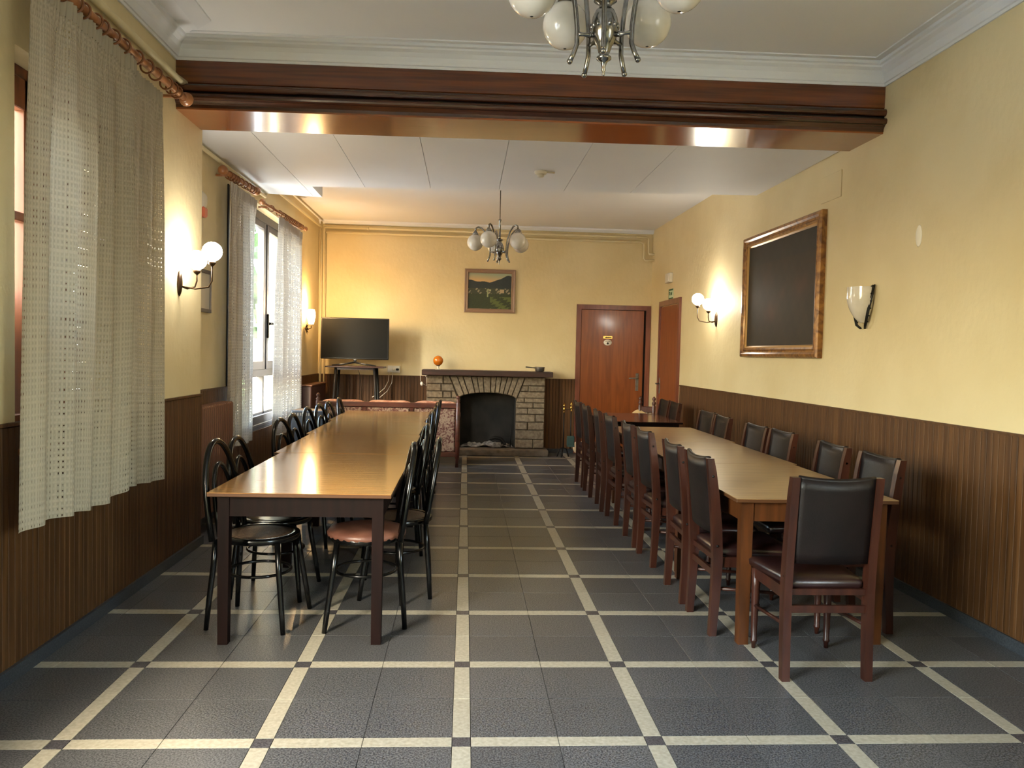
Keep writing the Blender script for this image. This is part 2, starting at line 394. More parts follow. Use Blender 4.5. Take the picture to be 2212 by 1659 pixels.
mf = MB().box(-2.3, 3.1, YF-.2, YF, 0, 3.6)
wall_front = struct(mf.build('wall_front', M_wall))
# thin vertical reveal strip where the left wall steps back is part of the wall mesh above
MB().lathe([(.001, -.002), (.05, -.002), (.055, .001), (.05, .003), (.001, .003)], 20, (0, 0, 0), 'y').build('plaster_patch', M_patch, wall_right, loc=(rw(1.88)-.001, 1.88, 2.22), rot=(0, 0, RWROT)).scale = (.62, 1, 1.25)
cv = MB(); cv.cbox(-.16, .16, -.006, .004, -.1, .1, .003)
cv.build('cover_plate', M_wall, wall_right, loc=(rw(3.05)-.003, 3.05, 2.76), rot=(0, 0, RWROT))

# ceilings
ceil = struct(MB().box(-2.4, 3.1, YF, 2.55, ZF, ZF+.2).build('ceiling', M_ceil))
cr = MB().box(-2.5, 3.1, 2.55, YB+.2, ZR, ZR+.3); cr.build('ceiling_slab', M_ceil, ceil)
# dropped panels
LC = MB().prism([(LX2-.1, 2.9), (2.95, 2.8), (2.95, 4.565), (-1.52, 4.895), (-1.52, 5.42), (LX2-.1, 5.30)], 'z', ZL+.012, ZR+.01)
lowc = LC.build('dropped_ceiling', M_ceil, ceil)
seams = [LX2, -1.603, -1.01, -.38, .272, .892, 1.53, 2.74]
def yback(x): return 4.895+(x+1.52)*(4.565-4.895)/(2.95+1.52)
for a, b in zip(seams[:-1], seams[1:]):
    g_ = .0025; x0, x1 = a+g_, b-g_
    if a == LX2: poly = [(x0, 2.86), (x1, 2.86), (x1, 5.40), (x0, 5.31)]
    elif a < -1.6: poly = [(x0, 2.86), (x1, 2.86), (x1, yback(x1)), (-1.522, yback(-1.52)), (-1.522, 5.42), (x0, 5.40)]
    else: poly = [(x0, 2.86), (x1, 2.86), (x1, yback(x1)), (x0, yback(x0))]
    MB().prism(poly, 'z', ZL, ZL+.012).build('ceiling_panel', M_ceil, ceil)

# beam across the room
def beam_y(x, left, right): return left+(x+1.92)/(2.76+1.92)*(right-left)
beam = sroot('trim_1')
def beam_prof(name, prof, m):
    """prof: (offset towards the camera, z); the beam face is slightly skew to the floor grid"""
    V = []; n = len(prof)
    for x, yf in ((-1.92, 2.43), (2.762, 2.345)):
        V += [(x, yf-o, z) for o, z in prof]
    F = [tuple(range(n))[::-1], tuple(range(n, 2*n))]+[(i, (i+1) % n, n+(i+1) % n, n+i) for i in range(n)]
    return MB().add(V, F, False).build(name, m, beam)
beam_prof('fascia_board', [(0, 3.135), (.008, 3.14), (.008, 3.28), (-.1, 3.28), (-.1, 3.135)], M_beam)
bead = [(-.08, 3.078), (.01, 3.08)]+[(.022+.018*math.cos(t), 3.104+.024*math.sin(t)) for t in [-1.4, -.9, -.45, 0, .45, .9, 1.4]]+[(.008, 3.134), (-.08, 3.134)]
beam_prof('bead_moulding', bead, M_beamd)
tor = [(-.08, 2.982), (.004, 2.982), (.006, 3.0), (.016, 3.012), (.026, 3.022)]+[(.034+.014*math.cos(t), 3.044+.02*math.sin(t)) for t in [-1.2, -.6, 0, .6, 1.2]]+[(.02, 3.066), (-.08, 3.066)]
beam_prof('torus_moulding', tor, M_beamd)
beam_prof('groove_strip', [(-.08, 3.066), (.008, 3.066), (.008, 3.078), (-.08, 3.078)], M_dark)
MB().add([(-1.92, 2.43, 2.97), (2.762, 2.345, 2.97), (2.757, 2.80, 2.97), (-1.92, 2.91, 2.97), (-1.92, 2.43, 3.0), (2.762, 2.345, 3.0), (2.757, 2.80, 3.0), (-1.92, 2.91, 3.0)],
  [(0,3,2,1),(4,5,6,7),(0,1,5,4),(1,2,6,5),(2,3,7,6),(3,0,4,7)]).build('soffit_board', M_soffit, beam)
MB().box(-1.92, 2.755, 2.45, 2.84, 3.0, 3.28).build('beam_core', M_ceil, beam)
MB().box(-1.92, 2.755, 2.44, 2.9, 3.28, ZF).build('casing', M_ceil, beam)

# cornices (white plaster): profile (offset from wall, z)
CP = [(0, 3.28), (.012, 3.28), (.014, 3.296), (.022, 3.300), (.026, 3.318), (.034, 3.345), (.05, 3.37), (.07, 3.385), (.075, 3.396), (.09, 3.402), (.092, ZF), (0, ZF)]
def sweep2(name, A, B, nA, nB, prof, m):
    """profile swept from A to B; nA/nB are the outward (room side) directions scaled for the mitre"""
    n = len(prof); V = []
    for (x, y), (nx, ny) in ((A, nA), (B, nB)):
        V += [(x+nx*o, y+ny*o, z) for o, z in prof]
    F = [tuple(range(n))[::-1], tuple(range(n, 2*n))]+[(i, (i+1) % n, n+(i+1) % n, n+i) for i in range(n)]
    return struct(MB().add(V, F, False).build(name, m))
sweep2('trim_2', (-1.92, 2.43), (2.762, 2.345), (1, -1), (-1, -1), CP, M_corn)
sweep2('trim_3', (rw(YF), YF), (2.762, 2.345), (-1, 0), (-1, -1), CP, M_corn)
sweep2('trim_4', (LX, YF), (-1.92, 2.43), (1, 0), (1, -1), CP, M_corn)
FB = [(.2, ZF-.012), (.32, ZF-.012), (.32, ZF), (.2, ZF)]
sweep2('trim_5', (LX, YF), (-1.92, 2.43), (1, 0), (1, -1), FB, M_corn)
sweep2('trim_6', (-1.92, 2.43), (2.762, 2.345), (1, -1), (-1, -1), [(.13, ZF-.008), (.15, ZF-.008), (.15, ZF), (.13, ZF)], M_corn)
sweep2('trim_7', (rw(YF), YF), (2.762, 2.345), (-1, 0), (-1, -1), [(.13, ZF-.008), (.15, ZF-.008), (.15, ZF), (.13, ZF)], M_corn)
# small cove at the far wall
struct(MB().prism([(YB, ZR-.05), (YB-.02, ZR-.05), (YB-.06, ZR-.02), (YB-.07, ZR), (YB, ZR)], 'x', LX2, rw(YB)).build('trim_8', M_corn))

# ------------------------------------------------------------------ wainscot
WZ0, WZ1 = .062, 1.078
SLW = .0465
slat_me = MB().cbox(0, .012, .0021, SLW-.0021, 0, WZ1-WZ0, .0016).mesh('wainscot_slat', M_wains)
slat_me_half = MB().cbox(0, .014, 0, 1, 0, 1, .004)
def slats_line(root, A, B, near_fn, out, zt=WZ1):
    """slats from A to B along a wall; 'out' is the unit vector into the room"""
    A = Vector(A); B = Vector(B); d = (B-A); Ln = d.length; d.normalize()
    ang = math.atan2(d.y, d.x)-PI/2
    n = max(1, round(Ln/SLW)); st = MB()
    flip = (Matrix.Rotation(ang, 2) @ Vector((1, 0))).dot(Vector(out)) < 0
    for k in range(n):
        p = A+d*(k*Ln/n)
        if flip: p = p+d*(Ln/n)
        rz = ang+(PI if flip else 0); sy = (Ln/n)/SLW
        if near_fn(p.x, p.y):
            o = link('wainscot_slat', slat_me, root, (p.x, p.y, WZ0), rz); o.scale = (1, sy, 1)
        else:
            c, s_ = math.cos(rz), math.sin(rz)
            st.add([(p.x+v.co.x*c-v.co.y*sy*s_, p.y+v.co.x*s_+v.co.y*sy*c, WZ0+v.co.z) for v in slat_me.vertices],
                   [tuple(q.vertices) for q in slat_me.polygons], False)
    if st.v: stuff(st.build('wainscot_slats', M_wains, root, fix=False))
w_r = MB(); rwbox(w_r, W3[1], 6.93, WZ0, WZ1-.002, -.01, .003); w_r = struct(w_r.build('trim_9', M_wainsback))
slats_line(w_r, (rw(W3[1]), W3[1]), (rw(6.93), 6.93), lambda x, y: .55 < y < 3.6, (-1, 0))
w_l = struct(MB().box(LX-.01, LX+.003, -1.0, YP, WZ0, WZ1+.006).build('trim_10', M_wainsback))
slats_line(w_l, (LX, -1.0), (LX, YP), lambda x, y: y > .3, (1, 0))
w_l2 = struct(MB().box(LX2-.01, LX2+.003, YP, W2[0]-.04, WZ0, WZ1).box(LX2-.01, LX2+.003, W2[0]-.04, W2[1]+.04, WZ0, .60).box(LX2-.01, LX2+.003, W2[1]+.04, YB, WZ0, WZ1).build('trim_11', M_wainsback))
slats_line(w_l2, (LX2, YP), (LX2, W2[0]-.04), lambda x, y: False, (1, 0))
slats_line(w_l2, (LX2, W2[1]+.04), (LX2, YB), lambda x, y: False, (1, 0))
st_ = MB()
for k in range(58):
    y = W2[0]-.04+k*(W2[1]-W2[0]+.08)/58; st_.cbox(LX2, LX2+.014, y+.0015, y+.045, WZ0, .60, .004)
stuff(st_.build('wainscot_slats', M_wains, w_l2))
w_b = struct(MB().box(LX2, -.56, YB-.003, YB+.01, WZ0, 1.075).box(1.13, 1.585, YB-.003, YB+.01, WZ0, 1.075).build('trim_12', M_wainsback))
slats_line(w_b, (LX2, YB), (-.56, YB), lambda x, y: False, (0, -1))
slats_line(w_b, (1.13, YB), (1.585, YB), lambda x, y: False, (0, -1))
# capping lips
lp = MB(); rwbox(lp, W3[1], 6.93, WZ1-.002, WZ1+.012, -.005, .02); struct(lp.build('trim_13', M_wains))
struct(MB().box(LX-.005, LX+.02, -1.0, YP, WZ1+.004, WZ1+.018).build('trim_14', M_wains))
struct(MB().box(LX2, LX2+.02, YP, W2[0]-.04, WZ1, WZ1+.012).box(LX2, LX2+.02, W2[1]+.04, YB, WZ1, WZ1+.012).build('trim_15', M_wains))
struct(MB().box(LX2, -.56, YB-.02, YB, 1.073, 1.086).box(1.13, 1.585, YB-.02, YB, 1.073, 1.086).build('trim_16', M_wains))
# skirting
bs = MB(); rwbox(bs, YF, 6.93, 0, .062, -.01, .022); struct(bs.build('baseboard_right', M_tileborder))
struct(MB().box(LX-.01, LX+.028, YF, YP, 0, .062).box(LX2, LX2+.024, YP, YB, 0, .062).box(LX2, LX+.028, YP, YP+.012, 0, .062).build('baseboard_left', M_tileborder))
struct(MB().box(LX2, -.56, YB-.024, YB, 0, .062).box(1.13, 1.585, YB-.024, YB, 0, .062).build('baseboard_back', M_tileborder))

# ------------------------------------------------------------------ windows
def wbar(mb, x, w, y0, y1, z0, z1): mb.cbox(x-w/2, x+w/2, y0, y1, z0, z1, .004)
# window 2: three casements over fixed bottom lights
win2 = sroot('window_2'); xw = LX2-.17
y0, y1, z0, z1 = W2
fm = MB()
wbar(fm, xw, .07, y0, y0+.05, z0, z1); wbar(fm, xw, .07, y1-.05, y1, z0, z1)
wbar(fm, xw, .07, y0, y1, z1-.08, z1); wbar(fm, xw, .07, y0, y1, z0, z0+.07); wbar(fm, xw, .075, y0, y1, 1.12, 1.2)
wbar(fm, xw, .07, 5.12, 5.18, z0, z1); wbar(fm, xw, .07, 6.02, 6.08, z0, z1)
fm.build('window_frame', M_alu, win2)
ca = [(y0+.05, 5.12), (5.18, 6.02), (6.08, y1-.05)]
for a, b in ca:
    cs = MB(); wbar(cs, xw+.03, .05, a, a+.08, 1.2, z1-.08); wbar(cs, xw+.03, .05, b-.08, b, 1.2, z1-.08)
    wbar(cs, xw+.03, .05, a+.08, b-.08, 1.2, 1.29); wbar(cs, xw+.03, .05, a+.08, b-.08, z1-.15, z1-.08)
    c = cs.build('casement', M_alu, win2)
    MB().box(xw+.02, xw+.026, a+.05, b-.05, 1.26, z1-.13).build('pane', M_glass, c)
    MB().box(xw-.003, xw+.003, a-.01, b+.01, z0+.06, 1.13).build('pane', M_glass, win2)
hd = MB(); hd.cbox(xw+.055, xw+.08, 6.085, 6.125, 1.58, 1.78, .005); hd.tube([(xw+.08, 6.105, 1.70), (xw+.12, 6.105, 1.70), (xw+.13, 6.12, 1.69), (xw+.13, 6.17, 1.66), (xw+.13, 6.19, 1.6), (xw+.125, 6.18, 1.52)], .011, 8)
hd = hd.build('handle', M_black, win2); hd.location = (-(xw+.055)*.0, -6.105*.35, -1.68*.35); hd.scale = (1, 1.35, 1.35)
MB().cbox(LX2-.3, LX2+.02, y0, y1, z0-.035, z0, .006).build('sill', M_sill, win2)
MB().cbox(LX2-.012, LX2+.012, y0-.02, y1+.02, .60, .742, .003).build('sill_board', M_sill, win2)
MB().box(LX2-.12, LX2-.1, y0, y1, 2.80, 2.88).build('shutter_box', M_alu, win2)
# window 1 : wooden frame behind the big curtain
win1 = sroot('window_1'); xw = LX-.16; y0, y1, z0, z1 = W1
fm = MB()
for a, b, c, d in ((y0, y0+.06, z0, z1), (y1-.06, y1, z0, z1), (1.17, 1.23, z0, z1)): wbar(fm, xw, .07, a, b, c, d)
wbar(fm, xw, .07, y0, y1, z1-.06, z1); wbar(fm, xw, .07, y0, y1, z0, z0+.06)
fm.build('window_frame', M_woodwin, win1)
for a, b in ((y0+.06, 1.17), (1.23, y1-.06)):
    cs = MB(); wbar(cs, xw+.03, .05, a, a+.06, z0+.06, z1-.06); wbar(cs, xw+.03, .05, b-.3 if a < 1 else b-.06, b, z0+.06, z1-.06)
    wbar(cs, xw+.03, .05, a, b, z0+.06, z0+.13); wbar(cs, xw+.03, .05, a, b, z1-.2, z1-.06); wbar(cs, xw+.03, .05, a, b, 1.98, 2.02)
    c = cs.build('casement', M_woodwin, win1)
    MB().box(xw+.025, xw+.03, a+.05, b-.05, z0+.12, z1-.12).build('pane', M_glass, c)
sh = MB()
for k in range(34): sh.cbox(LX-.30, LX-.285, .95 if k > 13 else y0, y1, z0+k*.05, z0+k*.05+.046, .004)
sh.build('shutter_slats', M_woodwin, win1)
MB().cbox(LX-.36, LX+.03, y0, y1, z0-.03, z0, .005).build('sill', M_woodwin, win1)
# unseen windows behind the camera, the left one added to brighten the room
for nm, xx, (a, b, c, d) in (('window_3', rw(-2.9)+.12, W3), ('window_4', LX-.2, W4)):
    w = sroot(nm); fm = MB()
    for q0, q1 in ((a, a+.06), (b-.06, b), ((a+b)/2-.04, (a+b)/2+.04)): fm.box(xx-.03, xx+.03, q0, q1, c, d)
    fm.box(xx-.03, xx+.03, a, b, c, c+.07); fm.box(xx-.03, xx+.03, a, b, d-.07, d)
    fm.build('window_frame', M_woodwin, w); MB().box(xx-.004, xx+.004, a, b, c, d).build('pane', M_glass, w)

# outside: paving, pale building, hedge
tag(MB().box(-30, -2.5, -20, 30, -.6, -.5).build('paved_yard', M_ground), 'pale paved yard outside the left windows', 'ground')
ext = thing('neighbour_building', 'bright white building seen through the far left window', 'building', (-4.9, 21, -.5))
MB().box(-1.7, 1.6, 0, 3, 0, 9).build('facade', M_ext, ext)
for k in range(3): MB().box(-1.3+k*1, -.9+k*1, -.06, .03, 4, 5.6).build('window', M_alu, ext)
hg = MB()
for k in range(900):
    x, y, z = random.uniform(-4.7, -3.3), random.uniform(8.6, 10.2), random.uniform(1.6, 4.4); a = random.uniform(0, 6.28); r = .16
    dx, dy = math.cos(a)*r, math.sin(a)*r
    hg.add([(x-dx, y-dy, z-.1), (x+dx, y+dy, z-.06), (x+dx*.6, y+dy*.6, z+.14), (x-dx*.6, y-dy*.6, z+.12)], [(0, 1, 2, 3)])
for tx, ty in ((-4.4, 8.9), (-4.0, 9.5), (-3.6, 10.0)): hg.tube([(tx, ty, -.5), (tx+.05, ty, 1), (tx, ty, 2.2)], [.09, .07, .05], 8)
hg = hg.build('garden_trees', M_hedge, fix=False); tag(hg, 'green trees outside the far left window', 'trees'); stuff(hg)

# ------------------------------------------------------------------ doors
d1 = sroot('door_1', (0, YB, 0))
X0, X1, ZT = 1.588, 2.678, 2.175
MB().prism([(X0, 0), (X0+.068, 0), (X0+.068, ZT-.068), (X1-.068, ZT-.068), (X1-.068, 0), (X1, 0), (X1, ZT), (X0, ZT)], 'y', -.035, 0).build('door_frame', M_doorf, d1)
MB().box(X0+.068, X1-.068, -.003, .0, 0, ZT-.068).build('dark_gap', M_dark, d1)  # near-black sheet, its colour stands in for the shade of the ajar gap
MB().cbox(X0+.072, X1-.098, -.026, -.004, .008, ZT-.074, .003).build('door_leaf', M_doorw, d1)
hx = 2.50
hb = MB().cbox(hx-.022, hx+.022, -.034, -.025, .93, 1.19, .003); hb = hb.build('handle_plate', M_steel, d1)
MB().tube([(hx, -.03, 1.12), (hx, -.085, 1.12), (hx-.03, -.09, 1.12), (hx-.13, -.088, 1.115)], .009, 8).build('handle', M_steel, d1)
MB().cbox(1.985, 2.12, -.032, -.026, 1.685, 1.725, .002).build('brass_plate', M_brass, d1)
ar = MB().box(2.03, 2.105, -.034, -.0315, 1.699, 1.711); ar.add([(2.005, -.034, 1.705), (2.035, -.034, 1.694), (2.035, -.034, 1.716)], [(0, 1, 2)]); ar.build('arrow_mark', M_ink, d1)
ov = MB().lathe([(.001, -.004), (.056, -.004), (.06, 0), (.001, 0)], 28, (0, 0, 0), 'y').build('oval_plaque', M_white, d1, loc=(2.052, -.028, 1.63)); ov.scale = (1, 1, .74)
mk = MB().lathe([(.001, -.001), (.016, -.001), (.016, .001), (.001, .001)], 14, (2.052, -.034, 1.617), 'y')
for k in range(7): mk.box(2.018+k*.0105, 2.025+k*.0105, -.0345, -.033, 1.641, 1.650)
mk.build('plaque_print', M_ink, d1)
# door 2 on the right wall, local X runs towards the camera
d2 = sroot('door_2', (rw(7.98), 7.98, 0), RWROT)
Wd = 1.0; ZT = 2.2
MB().prism([(0, 0), (.07, 0), (.07, ZT-.07), (Wd-.07, ZT-.07), (Wd-.07, 0), (Wd, 0), (Wd, ZT), (0, ZT)], 'y', -.03, .0).build('door_frame', M_doorf, d2)
MB().cbox(.072, Wd-.072, -.018, -.002, .008, ZT-.078, .003).build('door_leaf', M_doorw, d2)
MB().cbox(.085, .125, -.024, -.016, .93, 1.15, .002).build('handle_plate', M_steel, d2)
MB().tube([(.105, -.02, 1.07), (.105, -.075, 1.07), (.13, -.08, 1.07), (.2, -.078, 1.065)], .009, 8).build('handle', M_steel, d2)

# ------------------------------------------------------------------ tables
def table(x0, x1, y0, y1, label, cat_leg, top, group, apron_m, edge_m, zt=.745, leg_in=.04, leg_w=.055, name='dining_table', ah=.1, tt=.02, legs='n'):
    cx, cy = (x0+x1)/2, (y0+y1)/2; hx, hy = (x1-x0)/2, (y1-y0)/2
    t = thing(name, label, 'table', (cx, cy, 0), 0, group)
    MB().cbox(-hx, hx, -hy, hy, zt-.003, zt, .001).build('tabletop', top, t)
    MB().cbox(-hx, hx, -hy, hy, zt-tt, zt-.003, .002).build('edge_band', edge_m, t)
    a = MB(); k = leg_in+.012; w = .02
    for s in (-1, 1):
        a.box(-hx+k, hx-k, s*(hy-k)-w/2, s*(hy-k)+w/2, zt-tt-ah, zt-tt)
        a.box(s*(hx-k)-w/2, s*(hx-k)+w/2, -hy+k, hy-k, zt-tt-ah, zt-tt)
    a.build('apron', apron_m, t)
    for sx in (-1, 1):
        for sy in (-1, 1):
            lx, ly = sx*(hx-leg_in-leg_w/2), sy*(hy-leg_in+.005-leg_w/2); h = leg_w/2; e = h*.86
            MB().add([(lx-e, ly-e, 0), (lx+e, ly-e, 0), (lx+e, ly+e, 0), (lx-e, ly+e, 0), (lx-h, ly-h, zt-tt), (lx+h, ly-h, zt-tt), (lx+h, ly+h, zt-tt), (lx-h, ly+h, zt-tt)],
              [(0,3,2,1),(4,5,6,7),(0,1,5,4),(1,2,6,5),(2,3,7,6),(3,0,4,7)]).build('leg', cat_leg, t)
    return t
GL = 'polished tables joined end to end on the left'
table(-1.223, -.355, .92, 2.405, 'honey brown polished table nearest the camera in the left row', M_redleg, M_tabtop, GL, M_redleg, M_edge)
table(-1.265, -.37, 2.412, 3.63, 'second table of the left row, between the nearest one and the next seam', M_redleg, M_tabtop, GL, M_redleg, M_edge)
table(-1.30, -.385, 3.637, 4.88, 'third table of the left row, counted from the camera', M_redleg, M_tabtop, GL, M_redleg, M_edge)
table(-1.34, -.405, 4.887, 6.2, 'farthest table of the left row, in front of the floral sofa', M_redleg, M_tabtop, GL, M_redleg, M_edge)
GR = 'pale tables joined end to end on the right'
table(1.338, 2.165, .93, 2.21, 'pale oak table of the right row nearest the camera, a leather chair at its head', M_orleg, M_tabtop2, GR, M_orleg, M_edge, leg_w=.06)
table(1.37, 2.195, 2.215, 3.495, 'middle pale oak table of the right row', M_orleg, M_tabtop2, GR, M_orleg, M_edge)
table(1.40, 2.225, 3.5, 4.78, 'pale oak table of the right row next to the dark red table', M_orleg, M_tabtop2, GR, M_orleg, M_edge)
table(1.47, 2.31, 5.35, 6.6, 'dark red-brown glossy table standing at the far end by the orange door', M_redleg, M_tabdark, None, M_redleg, M_redleg, ah=.09)

# ------------------------------------------------------------------ leather chairs (front faces local +Y)
def chair_leg_rear(s):
    m = MB(); x = s*.190; w = .018
    path = [(-.205, 0), (-.195, .2), (-.19, .4), (-.198, .55), (-.215, .72), (-.232, .85), (-.244, .922)]
    dep = [.019, .022, .026, .026, .024, .021, .017]
    V = []; n = len(path)
    for (y, z), d in zip(path, dep): V += [(x-w, y-d, z), (x+w, y-d, z), (x+w, y+d, z), (x-w, y+d, z)]
    F = [(0, 3, 2, 1), tuple(4*(n-1)+k for k in range(4))]
    for i in range(n-1):
        for k in range(4): F.append((4*i+k, 4*i+(k+1) % 4, 4*i+4+(k+1) % 4, 4*i+4+k))
    return m.add(V, F, False)
def make_chair():
    t = thing('dining_chair', 'x', 'chair')
    for s in (-1, 1):
        lg = chair_leg_rear(s).build('leg', M_chairw, t)
        bt = MB()
        for z in (.47, .83): bt.lathe([(.001, 0), (.007, 0), (.006, .004), (.001, .005)], 8, (s*.208, -.195 if z < .6 else -.23, z), 'x')
        bt.build('bolt', M_iron, lg)
        MB().lathe([(.010, 0), (.013, .03), (.017, .034), (.017, .042), (.0135, .046), (.017, .16), (.02, .3), (.023, .40)], 10, (s*.185, .185, 0)).build('leg', M_chairw, t)
    def seat(u, v):
        # closed rounded cushion outline
        w = .205+.012*(1-abs(2*v-1)); return None
    pad = MB()
    prof = [(0, .405, .0), (1, .41, .0)]
    def ring(inset, z):
        hx_r, hx_f, yr, yf = .17-inset, .212-inset, -.185+inset, .222-inset; c = .03; P = []
        for (X, Y, a0) in ((hx_f-c, yf-c, 0), (-hx_f+c, yf-c, PI/2), (-hx_r+c, yr+c, PI), (hx_r-c, yr+c, 1.5*PI)):
            for k in range(5): P.append((X+c*math.cos(a0+PI/2*k/4), Y+c*math.sin(a0+PI/2*k/4), z))
        return P
    rs = [ring(.004, .408), ring(-.004, .418), ring(-.005, .440), ring(.01, .456), ring(.05, .463), ring(.12, .466)]
    V = [p for r_ in rs for p in r_]; n = 20
    F = [tuple(range(n))[::-1], tuple((len(rs)-1)*n+k for k in range(n))]
    for i in range(len(rs)-1):
        for k in range(n): F.append((i*n+k, i*n+(k+1) % n, (i+1)*n+(k+1) % n, (i+1)*n+k))
    pad.add(V, F, True).build('seat', M_leather2, t)
    fr = MB().box(-.173, .173, -.2, -.178, .385, .412).box(-.18, .18, .178, .198, .345, .408)
    for s in (-1, 1):
        fr.add([(s*.168, -.19, .355), (s*.19, -.19, .355), (s*.197, .18, .355), (s*.175, .18, .355), (s*.168, -.19, .408), (s*.19, -.19, .408), (s*.197, .18, .408), (s*.175, .18, .408)],
          [(0,3,2,1),(4,5,6,7),(0,1,5,4),(1,2,6,5),(2,3,7,6),(3,0,4,7)], False)
    fr.build('seat_frame', M_chairw, t)
    # curved back panel
    def pan(off):
        def f(u, v):
            x = -.173+.346*u; z = .53+.388*v
            y = -.198-.044*v-.018*(1-(2*u-1)**2)+off
            z2 = z-.012*(1-(2*u-1)**2)*v
            return (x, y, z2)
        return f
    bk = MB(); nu, nv = 10, 8
    A = [pan(-.012)(i/nu, j/nv) for j in range(nv+1) for i in range(nu+1)]
    B = [pan(.014)(i/nu, j/nv) for j in range(nv+1) for i in range(nu+1)]
    K = len(A); F = []
    for j in range(nv):
        for i in range(nu):
            a = j*(nu+1)+i; F.append((a, a+1, a+nu+2, a+nu+1)); F.append((K+a, K+a+nu+1, K+a+nu+2, K+a+1))
    for i in range(nu):
        F.append((i, K+i, K+i+1, i+1)); a = nv*(nu+1)+i; F.append((a, a+1, K+a+1, K+a))
    for j in range(nv):
        a = j*(nu+1); F.append((a, a+nu+1, K+a+nu+1, K+a)); a += nu; F.append((a, K+a, K+a+nu+1, a+nu+1))
    bk.add(A+B, F, True).build('backrest', M_leather, t)
    pp = MB().tube([pan(.001)(i/10, 1.0) for i in range(11)], .0125, 8).build('piping', M_leather, t)
    MB().box(-.173, .173, -.204, -.188, .305, .338).build('stretcher', M_chairw, t)
    for s in (-1, 1): MB().tube([(s*.186, -.19, .245), (s*.186, .18, .215)], .009, 8).build('stretcher', M_chairw, t)
    return t
chair0 = make_chair(); used = []
ordinal = ['nearest the camera', 'second from the camera', 'third from the camera', 'fourth from the camera', 'fifth from the camera', 'sixth from the camera', 'seventh from the camera', 'eighth from the camera']
GA = 'leather chairs along the aisle side of the right row'
GW = 'leather chairs along the wall side of the right row'
def place_chair(x, y, rz, label, group):
    c = chair0 if not used else copy_tree(chair0); used.append(1)
    c.location = (x, y, 0); c.rotation_euler = (0, 0, rz); c['label'] = label
    if group: c['group'] = group
    elif 'group' in c: del c['group']
    return c
place_chair(1.632, .745, 0, 'dark leather chair at the head of the right row, its back to the camera', None)
for k, (x, y, a) in enumerate([(1.49, 1.295, .02), (1.488, 1.805, -.02), (1.49, 2.59, .03), (1.49, 3.13, -.02), (1.49, 3.905, .02), (1.478, 4.455, -.05), (1.478, 5.185, 0), (1.482, 5.78, .03)]):
    place_chair(x, y, -PI/2+a, 'leather dining chair on the aisle side of the right tables, '+ordinal[k], GA)
for k, (x, y, a) in enumerate([(2.04, 1.32, .03), (2.03, 1.87, -.03), (2.04, 2.66, .02), (2.02, 3.10, .04), (2.03, 3.95, -.02), (2.07, 4.50, .05)]):
    place_chair(x, y, PI/2+a, 'leather dining chair between the right tables and the panelled wall, '+ordinal[k], GW)
place_chair(2.145, 5.95, PI/2-.02, 'leather chair on the wall side of the dark table, nearer of two', GW)
place_chair(2.15, 6.42, PI/2+.02, 'leather chair on the wall side of the dark table, farther of two', GW)

# ------------------------------------------------------------------ bentwood chairs (front faces local +Y)
def make_bentwood(seat_m, domed):
    t = thing('bentwood_chair', 'x', 'chair')
    rim = MB().lathe([(.165, .432), (.2, .432), (.206, .44), (.206, .458), (.198, .464), (.17, .462), (.165, .455)], 32, cap=False)
    rim.f.append(None); rim.f.pop()
    n = 32
    for k in range(n): rim.f.append((6*n+k, 6*n+(k+1) % n, (k+1) % n, k)); rim.m.append(0); rim.sm.append(True)
    rim.build('seat_rim', M_black, t)
    if domed: MB().lathe([(.001, .440), (.19, .440), (.206, .452), (.208, .468), (.195, .484), (.14, .494), (.001, .497)], 28, cap=False).build('seat', seat_m, t)
    else: MB().lathe([(.001, .452), (.168, .452), (.170, .46), (.12, .459), (.001, .457)], 28, cap=False).build('seat', seat_m, t)
    for s in (-1, 1):
        MB().tube([(s*.205, .205, 0), (s*.19, .19, .12), (s*.165, .165, .30), (s*.15, .15, .44)], [.0125, .0145, .015, .015], 10).build('leg', M_black, t)
        MB().tube([(s*.19, -.20, 0), (s*.178, -.19, .15), (s*.163, -.175, .32), (s*.158, -.168, .45)], [.0125, .0145, .015, .015], 10).build('leg', M_black, t)
    MB().tube([(.160*math.cos(2*PI*k/28), .160*math.sin(2*PI*k/28), .265) for k in range(28)], .008, 8, closed=True).build('stretcher_ring', M_black, t)
    def hoop(w, z0, z1, n_=18, side=.0):
        # wide arch rising from the back of the seat
        P = []
        for k in range(n_+1):
            a = PI*k/n_; x = w*math.cos(a); s_ = math.sin(a)**.8
            z = z0+(z1-z0)*s_; P.append((x*(1+.06*math.sin(a)), -.168-.075*(z-.45)/.47, z))
        return P
    MB().tube(hoop(.200, .45, .925, 24), .0158, 10).build('hoop', M_black, t)
    MB().tube(hoop(.115, .455, .81, 18), .0122, 8).build('hoop', M_black, t)
    return t
bw = make_bentwood(M_blackpad, False)
def place_bw(x, y, rz, label, group, zs=1, seat=None, domed=None):
    c = copy_tree(bw) if seat is None else make_bentwood(seat, domed)
    c.location = (x, y, 0); c.rotation_euler = (0, 0, rz); c.scale = (1, 1, zs); c['label'] = label; c['group'] = group
    return c
GB = 'black bentwood chairs on the window side of the left row'; GC = 'black bentwood chairs on the aisle side of the left row'
place_bw(-1.075, 1.325, -PI/2-.13, 'black bentwood chair with a brown cane seat at the near end, radiator side', GB, 1.015, M_cane, False)
place_bw(-.52, 1.345, PI/2+.12, 'black bentwood chair with a pinkish brown padded seat under the near left table', GC, 1.015, M_pinkvinyl, True)
